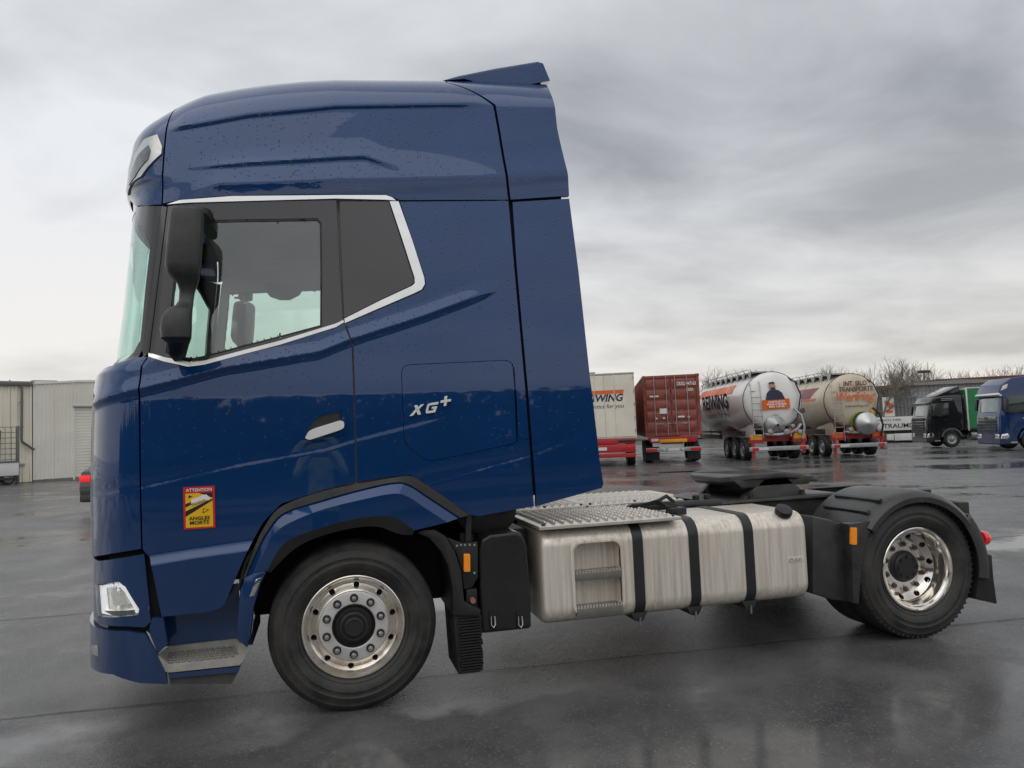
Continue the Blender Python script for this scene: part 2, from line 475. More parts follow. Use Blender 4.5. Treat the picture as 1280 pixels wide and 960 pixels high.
# ------------------------------------------------------------------ the tractor unit: cab skin as one surface P(s, w)
WB = 4.055
BLUE = paint('blue_paint', (0.0015, 0.038, 0.146))
BLACKP = mat('black_plastic', (0.018, 0.018, 0.019), 0.42, noise=0.35, nscale=14, rvar=0.12, bump=0.15, bscale=400)
BLACKG = mat('gloss_black', (0.022, 0.019, 0.017), 0.16, coat=1.0, noise=0.25, nscale=90, rvar=0.05)
CHROME = mat('satin_chrome', (0.78, 0.78, 0.76), 0.22, metal=1.0, noise=0.08, nscale=12, rvar=0.06)
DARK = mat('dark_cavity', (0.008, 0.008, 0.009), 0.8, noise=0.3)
RUBBER = mat('rubber', (0.016, 0.016, 0.0165), 0.62, noise=0.3, nscale=9, rvar=0.12, bump=0.2, bscale=180)
GREYP = mat('grey_plastic', (0.16, 0.16, 0.155), 0.55, noise=0.3, nscale=10, rvar=0.1, bump=0.2, bscale=300)

_ph = np.linspace(0, PI/2, 4000)
_sx = np.sin(_ph)**(2/2.6); _sy = 1-np.cos(_ph)**(2/2.6)
_arc = np.concatenate([[0], np.cumsum(np.hypot(np.diff(_sx)*0.5, np.diff(_sy)*1.22))])
LARC = _arc[-1]
TW = [0.20, 0.98, 1.45, 1.75, 1.96, 2.07, 2.12, 2.16, 2.43, 2.74, 3.0, 3.15, 3.2, 3.25, 3.35, 3.5, 3.7]
TF = [-1.61, -1.605, -1.607, -1.60, -1.59, -1.572, -1.53, -1.473, -1.437, -1.404, -1.378, -1.362, -1.37, -1.39, -1.392, -1.388, -1.365]
ZCX = [-1.6, -1.013, -0.783, -0.542, -0.02, 0.567, 0.997, 1.5]
ZCZ = [3.50, 3.514, 3.577, 3.642, 3.733, 3.782, 3.814, 3.83]
ZTX = [-1.4, -1.095, -0.998, -0.827, -0.628, -0.425, -0.207, -0.006, 0.44, 0.722, 1.1, 1.5]
ZTZ = [3.74, 3.80, 3.845, 3.915, 3.968, 4.014, 4.052, 4.076, 4.106, 4.126, 4.14, 4.15]
def P0(s, w):
    s = np.asarray(s, float); w = np.asarray(w, float)
    u = np.clip((w-3.7)/0.42, 0, 1); v = np.clip((w-4.12)/0.58, 0, 1)
    F = np.interp(w, TW, TF)+0.36*(1-np.cos(u*PI/2))+0.75*v
    t = np.interp(w, [0.2, 1.9, 3.2, 3.7], [0, 0, 0.065, 0.10])+0.45*(0.45*u+0.55*u*u)+0.70*v
    a = 0.5-0.04*np.clip((w-2.1)/1.0, 0, 1)
    X0 = F+a
    q = np.clip((X0-s), 0, LARC)
    sx = np.interp(q, _arc, _sx); sy = np.interp(q, _arc, _sy)
    X = np.where(s >= X0, s, X0-a*sx)
    Y = np.where(s >= X0, t, t+(1.25-t)*sy)
    zc = np.interp(X, ZCX, ZCZ); zt = np.interp(X, ZTX, ZTZ)
    z = np.where(w <= 3.2, w, np.where(w <= 3.7, 3.2+(zc-3.2)*(w-3.2)/0.5, zc+(zt-zc)*(1-(1-u)**1.7)+0.03*v))
    return np.stack([X, Y, z], -1)
def Nrm(s, w, e=2e-3):
    a = P0(s+e, w)-P0(s-e, w); b = P0(s, np.asarray(w)+e)-P0(s, np.asarray(w)-e)
    n = np.cross(a, b); n /= (np.linalg.norm(n, axis=-1, keepdims=True)+1e-12)
    return n
_gs, _gw = np.meshgrid(np.linspace(-2.3, 1.75, 270), np.linspace(0.22, 4.2, 300), indexing='ij')
_gp = P0(_gs, _gw); _gq = project(_gp)
_gf = ((_gp-CAM_C)*Nrm(_gs, _gw)).sum(-1) < 0.0
def SW(x, y):
    """pixel of the photograph -> (s, w) on the cab skin"""
    d = (_gq[..., 0]-x)**2+(_gq[..., 1]-y)**2+np.where(_gf, 0, 1e7)
    i = np.unravel_index(d.argmin(), d.shape)
    p = np.array([_gs[i], _gw[i]]); best = p.copy(); bd = d[i]
    for _ in range(8):
        q = project(P0(*p)); e = np.array([x, y])-q
        if e@e < bd: bd = e@e; best = p.copy()
        J = np.stack([(project(P0(p[0]+1e-3, p[1]))-q)/1e-3, (project(P0(p[0], p[1]+1e-3))-q)/1e-3], -1)
        if abs(np.linalg.det(J)) < 200: break
        p = p+np.clip(np.linalg.solve(J, e), -0.05, 0.05)
    return tuple(best)
def SWL(pts): return [SW(*p) for p in pts]

FEAT = []
def feature(px, h, up, down, taper=(0.15, 0.15), sw=False):
    FEAT.append((np.array(px if sw else SWL(px)), h, up, down, taper))
def sstep(t): t = np.clip(t, 0, 1); return t*t*(3-2*t)
def disp(s, w):
    d = np.zeros_like(s)
    for L_, h, up, down, tp in FEAT:
        yl = np.interp(s, L_[:, 0], L_[:, 1]); dv = w-yl
        k = np.where(dv >= 0, np.clip(1-dv/up, 0, 1)**1.6, np.clip(1+dv/down, 0, 1)**1.6)
        a = np.clip((s-L_[0, 0])/max(tp[0], 1e-3), 0, 1) if tp[0] > 0 else (s >= L_[0, 0])
        b = np.clip((L_[-1, 0]-s)/max(tp[1], 1e-3), 0, 1) if tp[1] > 0 else (s <= L_[-1, 0])
        d = d+h*k*sstep(a*1.0)*sstep(b*1.0)
    return d
feature([(209, 164), (260, 154), (312, 144), (420, 133), (535, 131), (620, 130.5)], 0.014, 0.20, 0.022, (0.1, 0.25))
feature([(222, 211), (320, 204), (420, 197.5), (455, 196), (470, 201), (508, 216)], 0.014, 0.12, 0.026, (0.35, 0.2))
feature([(235, 240), (272, 231), (420, 225), (635, 222), (716, 216)], 0.020, 0.20, 0.13, (0.2, 0))
feature([(119, 506), (175, 487), (280, 460), (400, 440), (437, 425), (530, 395), (636, 356)], 0.019, 0.09, 0.045, (0.0, 0.35))
feature([(116, 618), (176, 609), (297, 581), (407, 561), (446, 549), (590, 512)], -0.0018, 0.12, 0.013, (0.1, 0.5))
feature([(500, 612), (535, 604), (666, 568), (740, 540)], -0.0018, 0.12, 0.013, (0.2, 0.25))
feature([(186, 706), (240, 697), (318, 686)], 0.024, 0.05, 0.8, (0.0, 0.0))
def Psurf(s, w, off=0.0):
    s = np.asarray(s, float); w = np.asarray(w, float)
    return P0(s, w)+Nrm(s, w)*(disp(s, w)+off)[..., None]

def inset(poly, g):
    p = np.array(poly, float); n = len(p)
    A = 0.5*np.sum(p[:, 0]*np.roll(p[:, 1], -1)-np.roll(p[:, 0], -1)*p[:, 1])
    sg = 1 if A > 0 else -1
    out = []
    for i in range(n):
        e1 = p[i]-p[i-1]; e2 = p[(i+1) % n]-p[i]
        e1 /= np.linalg.norm(e1)+1e-9; e2 /= np.linalg.norm(e2)+1e-9
        n1 = sg*np.array([-e1[1], e1[0]]); n2 = sg*np.array([-e2[1], e2[0]])
        m = n1+n2; k = max(0.5, 1+n1@n2)
        out.append(p[i]+g*m/k)
    return np.array(out)
def _clip(poly, ax, v, keep_gt):
    out = []; n = len(poly)
    for i in range(n):
        a = poly[i]; b = poly[(i+1) % n]
        ia = (a[ax] >= v) if keep_gt else (a[ax] <= v); ib = (b[ax] >= v) if keep_gt else (b[ax] <= v)
        if ia: out.append(a)
        if ia != ib:
            t = (v-a[ax])/(b[ax]-a[ax]); q = [a[0]+t*(b[0]-a[0]), a[1]+t*(b[1]-a[1])]; q[ax] = v; out.append(tuple(q))
    return out
def mesh2d(poly, res):
    """cut a 2-D outline into grid cells: returns points and faces"""
    poly = [tuple(map(float, p)) for p in poly]
    P_ = np.array(poly); lo = P_.min(0)-np.array([0.00371, 0.00237]); hi = P_.max(0)+np.array([0.00193, 0.00411])
    nx = max(1, int(math.ceil((hi[0]-lo[0])/res))); ny = max(1, int(math.ceil((hi[1]-lo[1])/res)))
    gx = np.linspace(lo[0], hi[0], nx+1); gy = np.linspace(lo[1], hi[1], ny+1)
    # cells crossed by the outline
    mark = np.zeros((nx, ny), bool)
    n = len(poly)
    for i in range(n):
        a = P_[i]; b = P_[(i+1) % n]; k = int(np.linalg.norm(b-a)/(res*0.2))+2
        t = np.linspace(0, 1, k)[:, None]; q = a+(b-a)*t
        ix = np.clip(((q[:, 0]-lo[0])/(hi[0]-lo[0])*nx).astype(int), 0, nx-1)
        iy = np.clip(((q[:, 1]-lo[1])/(hi[1]-lo[1])*ny).astype(int), 0, ny-1)
        mark[ix, iy] = True
        for dx in (-1, 1): mark[np.clip(ix+dx, 0, nx-1), iy] = True
        for dy in (-1, 1): mark[ix, np.clip(iy+dy, 0, ny-1)] = True
    cx = (gx[:-1]+gx[1:])/2; cy = (gy[:-1]+gy[1:])/2
    CX, CY = np.meshgrid(cx, cy, indexing='ij'); ins = np.zeros_like(CX, bool)
    for i in range(n):
        a = P_[i]; b = P_[(i+1) % n]
        if a[1] == b[1]: continue
        c = ((a[1] > CY) != (b[1] > CY)) & (CX < (b[0]-a[0])*(CY-a[1])/(b[1]-a[1])+a[0]); ins ^= c
    idx = {}; pts = []; faces = []
    def vid(p):
        k = (round(p[0]*2e5), round(p[1]*2e5))
        if k not in idx: idx[k] = len(pts); pts.append(p)
        return idx[k]
    for i in range(nx):
        col = None
        for j in range(ny):
            if mark[i, j]:
                if col is None:
                    col = _clip(_clip(poly, 0, gx[i], True), 0, gx[i+1], False)
                if len(col) < 3: continue
                c = _clip(_clip(col, 1, gy[j], True), 1, gy[j+1], False)
                if len(c) < 3: continue
                f = []
                for p in c:
                    q = vid(p)
                    if not f or f[-1] != q: f.append(q)
                if f[0] == f[-1]: f.pop()
                if len(f) >= 3 and len(set(f)) == len(f): faces.append(f)
                elif len(set(f)) >= 3:
                    g = []; [g.append(q) for q in f if q not in g]; faces.append(g)
            elif ins[i, j]:
                faces.append([vid((gx[i], gy[j])), vid((gx[i+1], gy[j])), vid((gx[i+1], gy[j+1])), vid((gx[i], gy[j+1]))])
    return np.array(pts), faces
def panel(name, poly, material, parent, gap=0.0035, off=0.0, thick=0.03, res=0.016, mirror=False, hole=None, feats=True):
    """a piece of the cab skin cut to an outline given in (s, w), with a folded edge"""
    p = inset(poly, gap) if gap else np.array(poly, float)
    A = 0.5*np.sum(p[:, 0]*np.roll(p[:, 1], -1)-np.roll(p[:, 0], -1)*p[:, 1])
    if A < 0: p = p[::-1]
    out = [tuple(q) for q in p]
    rims = [out]
    if hole is not None:
        h = np.array(hole, float)
        Ah = 0.5*np.sum(h[:, 0]*np.roll(h[:, 1], -1)-np.roll(h[:, 0], -1)*h[:, 1])
        if Ah > 0: h = h[::-1]
        h = [tuple(q) for q in h]; rims.append(h)
        d = [(((a[0]-b[0])**2+(a[1]-b[1])**2), i, j) for i, a in enumerate(out) for j, b in enumerate(h)]
        _, i, j = min(d)
        out = out[:i+1]+h[j:]+h[:j+1]+out[i:]
    pts, faces = mesh2d(out, res)
    S = (lambda s, w, o_: P0(s, w)+Nrm(s, w)*((disp(s, w) if feats else 0*s)+o_)[..., None])
    V = list(S(pts[:, 0], pts[:, 1], np.full(len(pts), off)))
    F = [list(f) for f in faces]
    for rim in rims:                       # folded edge
        r_ = []
        m = len(rim)
        for i in range(m):
            a = np.array(rim[i]); b = np.array(rim[(i+1) % m]); k = max(1, int(np.linalg.norm(b-a)/res))
            for t in range(k): r_.append(a+(b-a)*t/k)
        r_ = np.array(r_); m = len(r_)
        A_ = S(r_[:, 0], r_[:, 1], np.full(m, off)); B_ = S(r_[:, 0], r_[:, 1], np.full(m, off-thick))
        i0 = len(V); V += list(A_)+list(B_)
        for i in range(m):
            j = (i+1) % m; F.append([i0+j, i0+i, i0+m+i, i0+m+j])
    V = np.array(V)
    if mirror: V[:, 1] = 2.5-V[:, 1]; F = [f[::-1] for f in F]
    me = bpy.data.meshes.new(name); me.from_pydata(V.tolist(), [], F); me.validate(); me.update()
    shade(me, 40)
    return link(name, me, material, parent, True)

TRUCK = thing('tractor_unit', 'dark blue tractor unit with tall sleeper cab parked side-on in the foreground', 'truck', (0, 0, 0))
ABS = True
def cs(w):                                    # s of the cab's centre line at height w
    F = float(np.interp(w, TW, TF)); return F+0.5-0.04*min(max((w-2.1), 0), 1)-LARC+0.004
def sub(name, poly, material, par, **kw):
    return panel(name, poly, material, par, **kw)

# outlines read off the photograph, turned into skin coordinates
D_TOP = [(186, 446), (205, 452), (222, 455.5), (235, 458.5), (255, 456), (300, 444), (350, 431), (420, 409), (430, 404)]
DOOR = SWL([(178, 456), (175, 490), (176, 610), (178, 687), (187, 697), (191, 712), (202, 771), (260, 765), (275, 761), (281, 756),
            (289, 737), (307, 695), (317, 675), (330, 652), (352, 630), (407, 612), (445, 603), (443, 520), (440, 430), (437, 423)]+D_TOP[::-1])
door = panel('door', DOOR, BLUE, TRUCK, res=0.011, gap=0.0022)
D_IN = [(186, 441), (205, 446.5), (224, 450), (238, 453), (255, 451), (300, 439), (350, 426), (420, 404.5), (429, 400)]
UPPER = SWL([(209, 257), (240, 254), (330, 251), (421, 249.5), (424, 320)]+D_IN[::-1]+[(196, 360)])
GLASS = SWL([(226, 276), (300, 274), (397, 272.5), (402, 278), (403, 340), (402.5, 408), (350, 422), (300, 435), (255, 447), (240, 450), (222, 447), (207, 441), (216, 358)])
frame_o = panel('window_frame', UPPER, BLACKG, door, gap=0.003, off=-0.004, hole=GLASS, feats=False)
WG = glass('side_glass', (0.72, 0.86, 0.80))
panel('side_window', GLASS, WG, door, gap=-0.004, off=-0.016, thick=0.004, feats=False, res=0.05)
SEAL = inset(GLASS, 0.012)
panel('window_seal', GLASS, BLACKP, door, gap=0.0, off=-0.008, thick=0.012, hole=SEAL, feats=False, res=0.01)
# satin trim round the windows
CH = dict(off=0.006, thick=0.012, gap=0.0, feats=False, res=0.02)
panel('chrome_trim', SWL([(209, 256), (225, 250.5), (290, 245.5), (420, 244.2), (482, 244.2), (490, 247), (495, 251), (482, 250), (420, 248.5), (240, 253.5)]), CHROME, TRUCK, **CH)
panel('chrome_trim', SWL(D_IN+[(430, 403)]+D_TOP[::-1][1:]), CHROME, door, **CH)
panel('chrome_trim', SWL([(431, 404), (475, 385), (518, 366.5), (527, 362), (531, 355), (530, 347), (515, 300), (498, 252), (487, 252), (503, 300), (518, 347), (518.5, 354), (515, 357.5), (475, 376), (430.5, 398.5)]), CHROME, TRUCK, **CH)
panel('quarter_panel', SWL([(424, 251), (486, 251), (502, 300), (517.5, 348), (517.5, 353), (514, 357), (475, 375), (430, 398)]), BLACKG, TRUCK, gap=0.003, off=-0.003, feats=False)
# sleeper side with its locker hatch
HATCH = rounded(SWL([(501, 456), (641, 449.5), (648, 554), (535, 578), (505, 555)]), [0.06, 0.06, 0.05, 0.05, 0.05], 5)
SLEEP = SWL([(499, 251.5), (560, 251), (636, 250.5), (643, 330), (652, 430), (662, 550), (668, 633.5), (630, 640), (598, 646), (587, 644), (526, 601.5), (512, 594.5), (493, 596),
             (446, 603), (444, 520), (441, 430), (438, 423), (431.5, 404.5), (475, 386), (519, 367), (529, 362), (532, 354), (530, 345)])
panel('sleeper_side', SLEEP, BLUE, TRUCK, hole=HATCH, res=0.011)
hatch = panel('locker_hatch', HATCH, BLUE, TRUCK, gap=0.004, res=0.011)
fair = panel('side_fairing', SWL([(640, 252), (712, 247.5), (724, 340), (738, 470), (751, 580), (755, 605), (753, 610.5), (669.5, 634), (669, 612), (654, 430), (645, 330)]), BLUE, TRUCK, gap=0.004)
# roof
RB = [(203, 255), (245, 248), (300, 245), (400, 243.5), (482, 243.5), (500, 250.5), (636, 250)]
rear_line = SWL([(630, 210), (623, 165), (617, 132)])
t556 = SW(558, 103)
fs_ = SW(208, 165)
ROOF = SWL(RB)+rear_line+[t556, (t556[0], 4.2), (t556[0], 4.69), (-0.55, 4.69), (-0.75, 4.3), (-0.95, 4.12), (-1.01, 3.9), fs_]+SWL([(205, 200)])
panel('roof_side', ROOF, BLUE, TRUCK, gap=0.003, res=0.0115)
VIS = SWL([(202, 256), (204, 200), (207, 165)])+[(-1.015, 3.9), (-0.955, 4.12), (-0.755, 4.3), (-0.555, 4.69), (-1.4, 4.69), (-2.1, 4.3), (-2.6, 3.9), (cs(3.6), 3.6), (cs(3.24), 3.24), (-2.4, 3.22)]+SWL([(163, 251), (170, 258), (185, 257.5)])
visor = panel('roof_front', VIS, BLUE, TRUCK, gap=0.003, res=0.022)
DEFL = SWL([(638, 250), (712, 245), (710, 222), (697, 160), (687.5, 114), (683, 106)])+[(1.38, 4.12), (t556[0]+0.004, 4.12), (t556[0]+0.004, t556[1])]+SWL([(619, 131.5), (625, 165), (632, 210)])
panel('roof_deflector', DEFL, BLUE, TRUCK, gap=0.003)
# roof spoiler across the full width
sp = [atY(x, y, 0.30) for x, y in [(554, 100.5), (573, 95), (620, 85.5), (672, 77), (679, 79), (688, 101), (636, 110.5), (620, 109), (580, 99)]]
bm = bmesh.new()
rows = [(0.30, 1.0, 0.0), (0.33, 1.02, 0.012), (0.5, 1.04, 0.03), (1.25, 1.05, 0.05), (2.0, 1.04, 0.03), (2.17, 1.02, 0.012), (2.2, 1.0, 0.0)]
cx0 = sum(p[0] for p in sp)/len(sp); cz0 = sum(p[2] for p in sp)/len(sp)
R_ = [[bm.verts.new((cx0+(p[0]-cx0)*k, Y, cz0+(p[2]-cz0)*k+dz)) for p in sp] for Y, k, dz in rows]
for a, b in zip(R_[:-1], R_[1:]):
    for i in range(len(sp)):
        j = (i+1) % len(sp); bm.faces.new((a[i], a[j], b[j], b[i]))
bm.faces.new(R_[0][::-1]); bm.faces.new(R_[-1])
bevel(bm, 0.008, 2, 40)
frombm('roof_spoiler', bm, BLUE, TRUCK, 40)
# front: windscreen, its dark border, pillar
PIL = SWL([(201, 257), (208.5, 258), (196, 360), (186, 440), (178, 447), (177, 438), (190, 345)])
panel('windscreen_pillar', PIL, BLACKG, TRUCK, gap=0.002, off=-0.004, feats=False)
BORD_O = SWL([(200.5, 257.5), (189.5, 345), (176.5, 438), (168, 447), (146, 455)])
BORD_I = SWL([(147, 452.5), (165, 441), (174, 425), (180, 362), (186.5, 306), (176, 284), (167.5, 264), (168.5, 259)])
panel('windscreen_border', BORD_O+BORD_I, BLACKG, TRUCK, gap=0.0, off=-0.008, feats=False)
wt, wb_ = SW(168, 262)[1], SW(147, 452)[1]
WS = glass('windscreen_glass', (0.66, 0.86, 0.80))
i_ = SWL([(166, 440), (174, 425), (180, 362), (186.5, 306), (176, 284), (170, 264)])
panel('windscreen', i_+[(-2.0, wt), (cs(wt), wt), (cs(wb_), wb_), (-2.0, wb_)], WS, TRUCK, gap=-0.004, off=-0.012, thick=0.004, feats=False, res=0.04)
panel('windscreen_border', [(cs(wt), wt-0.01), (-2.0, wt-0.01), (SW(170, 264)[0]-0.02, wt-0.01), (SW(170, 264)[0]-0.02, wt+0.11), (-2.0, wt+0.11), (cs(wt), wt+0.11)], BLACKG, TRUCK, gap=0, off=-0.010, feats=False, res=0.04)
# front corner, nose, headlamp strip, bumper
ct = SW(140, 457); cb = SW(116, 696)
CORN = SWL([(184, 446), (176, 458), (173.5, 490), (174.5, 610), (176.5, 686), (150, 690.5)])+[(cb[0], cb[1]), (-1.95, cb[1]-0.01), (-1.95, ct[1])]+[ct]+SWL([(172, 446.5)])
panel('front_corner', CORN, BLUE, TRUCK, gap=0.0008)
panel('front_grille', [(-1.957, cb[1]-0.01), (-1.957, ct[1]), (cs(ct[1]), ct[1]), (cs(cb[1]), cb[1]-0.01)], BLACKP, TRUCK, gap=0.003, off=-0.01)
HL = SWL([(119, 731), (146, 727.5), (155, 734), (173, 762), (172, 769), (140, 772), (122, 769)])
lp = SW(121, 701); lb = SW(120, 780)
HP = SWL([(180, 692), (185, 740), (189, 777), (181, 785.5), (157, 784)])+[lb, (-1.95, lb[1]), (-1.95, lp[1]), lp]
lampp = panel('headlamp_panel', HP, BLUE, TRUCK, gap=0.003, off=-0.012, hole=HL)
panel('front_grille', [(-1.957, lb[1]), (-1.957, lp[1]), (cs(lp[1]), lp[1]), (cs(lb[1]), lb[1])], BLACKP, TRUCK, gap=0.003, off=-0.02)
LAMPCH = mat('lamp_chrome', (0.82, 0.83, 0.84), 0.12, metal=1.0, noise=0.2, nscale=60, rvar=0.05)
hl = panel('headlight', HL, mat('lamp_housing', (0.70, 0.70, 0.69), 0.3, metal=0.35, noise=0.3, nscale=40), TRUCK, gap=0.0, off=-0.055, thick=0.0, feats=False, res=0.03)
panel('lens', HL, glass('lamp_glass', (0.93, 0.95, 0.96)), hl, gap=0.002, off=0.002, thick=0.006, feats=False, res=0.02)
ring = SWL([(124, 736), (145, 733), (153, 741), (166, 762), (140, 766), (127, 763)])
panel('running_light', inset(HL, 0.008), mat('running_light', (0.92, 0.92, 0.92), 0.2, emit=(1.0, 0.98, 0.94), estr=0.3, noise=0.05), hl, gap=0, off=-0.020, thick=0.02, feats=False, res=0.02, hole=ring)
lc = SWL([(132, 742), (148, 741), (158, 757), (136, 759)])
panel('reflector', lc, mat('lamp_reflector', (0.95, 0.92, 0.84), 0.15, metal=0.2, noise=0.35, nscale=70, rvar=0.05), hl, gap=0, off=-0.03, thick=0.02, feats=False, res=0.02)
panel('lamp_bar', SWL([(127, 764), (166, 763), (168, 768), (138, 770)]), mat('lamp_dark', (0.12, 0.12, 0.125), 0.3, metal=0.5, noise=0.3), hl, gap=0, off=-0.015, thick=0.01, feats=False, res=0.02)
bt = SW(121, 783)
FOG = SWL([(115.5, 806), (124, 806), (125, 820), (118, 817)])
BUMP = SWL([(158, 788), (182, 791.5), (196, 815), (208, 840), (209.5, 855), (176, 854), (142, 843)])+[(SW(119, 826)[0]-0.05, 0.36), (-1.9, 0.33), (cs(.33), 0.33), (cs(.55), bt[1]), (-1.9, bt[1]), bt]
panel('bumper', BUMP, BLUE, TRUCK, gap=0.002, off=0.006)
panel('fog_lamp', FOG, LAMPCH, TRUCK, gap=0, off=0.010, thick=0.02, feats=False, res=0.02)
panel('bumper_end', SWL([(185, 788.5), (190, 772), (204, 772), (209, 806), (197, 818)]), BLUE, TRUCK, gap=0.001, off=-0.012)
panel('towing_skirt', SWL([(211, 848), (298, 840), (289, 856), (212, 857)]), mat('skirt_plastic', (0.07, 0.068, 0.064), 0.6, noise=0.3), TRUCK, gap=0, off=-0.02, thick=0.12, feats=False)
panel('sill_strip', SWL([(210, 842), (301, 833), (297, 840.5), (212, 848.5)]), BLUE, TRUCK, gap=0.001, off=0.0, thick=0.1, feats=False)
# step well under the door
panel('step_well', SWL([(190, 760), (294, 735), (300, 806), (196, 818)]), BLUE, TRUCK, gap=0, off=-0.16, thick=0.0, feats=False)
# entry step: a grey tray with a studded tread
stp = [atY(x, y, 0.0) for x, y in [(196, 820), (309, 811), (300, 831), (214, 840.5), (207, 839)]]
step = thing('x', None, None); bpy.data.objects.remove(step)
STEPM = mat('step_grey', (0.40, 0.385, 0.35), 0.55, noise=0.35, nscale=12, rvar=0.1, bump=0.2, bscale=250)
bm = bmesh.new()
o1 = [(-1.105, 0.445), (-1.07, 0.36), (-0.66, 0.385), (-0.60, 0.475)]      # face of the tray
zt_ = lambda X: 0.455+(X+1.1)*0.04
front = [atY(x, y, -0.004) for x, y in [(196, 819), (206, 839.5), (214, 840.5), (300, 831.5), (306, 822), (309, 811), (300, 817), (290, 824), (220, 832), (211, 831)]]
back = [Vector((p[0], 0.03, p[2])) for p in front]
A = [bm.verts.new(p) for p in front]; B = [bm.verts.new(p) for p in back]
bm.faces.new(A)
for i in range(len(A)): bm.faces.new((A[i], B[i], B[(i+1) % len(A)], A[(i+1) % len(A)]))
step = frombm('entry_step', bm, STEPM, TRUCK, 30)
z0 = atY(214, 832, 0)[2]; z1 = atY(292, 824, 0)[2]
xa, xb = -1.06, -0.665
treadv = [(xa-.04, 0.0, z0+0.004), (xb+0.03, 0.0, z1+0.004), (xb+0.01, 0.20, z1+0.03), (xa, 0.20, z0+0.03)]
bm = bmesh.new(); vv = [bm.verts.new(v) for v in treadv]+[bm.verts.new((v[0], v[1], v[2]-0.03)) for v in treadv]
for f in ((0, 1, 2, 3), (7, 6, 5, 4), (0, 4, 5, 1), (1, 5, 6, 2), (2, 6, 7, 3), (3, 7, 4, 0)): bm.faces.new([vv[i] for i in f])
frombm('tread_plate', bm, STEPM, step, 30)
studm = None
for r_i in range(5):
    for k in range(12):
        t = (k+0.5+(0.25 if r_i % 2 else -0.15))/12.2; y = 0.022+r_i*0.035
        x = xa+(xb-xa)*t; z = z0+(z1-z0)*t+0.005+y*0.13
        if studm is None:
            b2 = bmesh.new(); bbox(b2, -0.011, 0.011, -0.006, 0.006, -0.002, 0.010); bevel(b2, 0.003, 1)
            st_ = frombm('tread_stud', b2, mat('stud_dark', (0.24, 0.23, 0.21), 0.5, noise=0.4), step); studm = st_.data
            st_.location = (x, y, z)
        else:
            st_ = bpy.data.objects.new('tread_stud', studm); COL.objects.link(st_); st_.parent = step; st_.location = (x, y, z)
for nm, pl in (('tray_side', [(209, 809), (196, 819), (208, 834), (217, 829)]), ('tray_side', [(293, 799), (309, 810.5), (301, 820), (290, 822)])):
    q = [atY(x, y, Y) for (x, y), Y in zip(pl, (0.18, -0.003, -0.003, 0.16))]
    bm = bmesh.new(); a = [bm.verts.new(v) for v in q]; b = [bm.verts.new(v+np.array([0.01, 0.0, -0.012])) for v in q]
    bm.faces.new(a); bm.faces.new(b[::-1])
    for i in range(4): bm.faces.new((a[i], b[i], b[(i+1) % 4], a[(i+1) % 4]))
    frombm(nm, bm, STEPM, step, 30)
box('tray_back', -1.06, -0.66, 0.165, 0.185, 0.42, 0.56, STEPM, step, 0.01)

# dark sheets added so the panel gaps read as shaded, and the far side of the cab
INT = mat('cab_trim', (0.42, 0.41, 0.39), 0.7, noise=0.15, nscale=5)
TRIMP = [(-1.02, 1.30), (1.0, 1.30), (1.0, 3.24), (-1.0, 3.10), (-1.03, 3.0), (-1.13, 2.2), (-1.10, 2.1)]
for mir in (False, True):
    panel('interior_trim', TRIMP, INT, TRUCK, gap=0, off=-0.055, thick=0.0, feats=False, res=0.0105, hole=inset(GLASS, -0.012), mirror=mir)
    panel('shade_backing', [(-1.15, 0.72), (-0.38, 1.32), (-1.02, 1.32), (-1.12, 2.0), (-1.0, 2.05), (-1.18, 2.05), (-2.0, 2.1), (cs(2.1), 2.1), (cs(.5), 0.5), (-1.9, 0.5), (-1.17, 0.5)], DARK, TRUCK, gap=0, off=-0.09, thick=0, feats=False, res=0.06, mirror=mir)
    panel('shade_backing', [(0.1, 1.28), (0.4, 1.34), (0.75, 1.15), (1.2, 1.22), (1.3, 3.1), (1.28, 3.6), (0.9, 3.8), (-0.95, 3.55), (-1.3, 3.5), (cs(3.4), 3.5), (cs(3.25), 3.27), (-1.2, 3.27), (1.0, 3.26), (1.0, 1.32)], DARK, TRUCK, gap=0, off=-0.05, thick=0, feats=False, res=0.06, mirror=mir)
for nm, poly, kw in (('door', DOOR, {}), ('sleeper_side', SLEEP, {}), ('roof_side', ROOF, {}), ('roof_front', VIS, {}), ('front_corner', CORN, {}), ('headlamp_panel', HP, {}), ('bumper', BUMP, {}), ('roof_deflector', DEFL, {})):
    panel(nm, poly, BLUE, TRUCK, res=0.05, mirror=True)
panel('window_frame', UPPER, BLACKG, TRUCK, gap=0.003, off=-0.004, hole=GLASS, feats=False, res=0.02, mirror=True)
panel('side_window', GLASS, WG, TRUCK, gap=-0.004, off=-0.016, thick=0.004, feats=False, res=0.08, mirror=True)
panel('windscreen', i_+[(-2.0, wt), (cs(wt), wt), (cs(wb_), wb_), (-2.0, wb_)], WS, TRUCK, gap=-0.004, off=-0.012, thick=0.004, feats=False, res=0.06, mirror=True)
panel('windscreen_pillar', PIL, BLACKG, TRUCK, gap=0.002, off=-0.004, feats=False, res=0.05, mirror=True)
panel('windscreen_border', BORD_O+BORD_I, BLACKG, TRUCK, gap=0.0, off=-0.008, feats=False, res=0.05, mirror=True)
panel('quarter_panel', SWL([(424, 251), (486, 251), (517.5, 348), (514, 357), (430, 398)]), BLACKG, TRUCK, gap=0.003, off=-0.003, feats=False, res=0.05, mirror=True)
panel('front_grille', [(-1.957, cb[1]-0.01), (-1.957, ct[1]), (cs(ct[1]), ct[1]), (cs(cb[1]), cb[1]-0.01)], BLACKP, TRUCK, gap=0.003, off=-0.01, mirror=True, res=0.05)
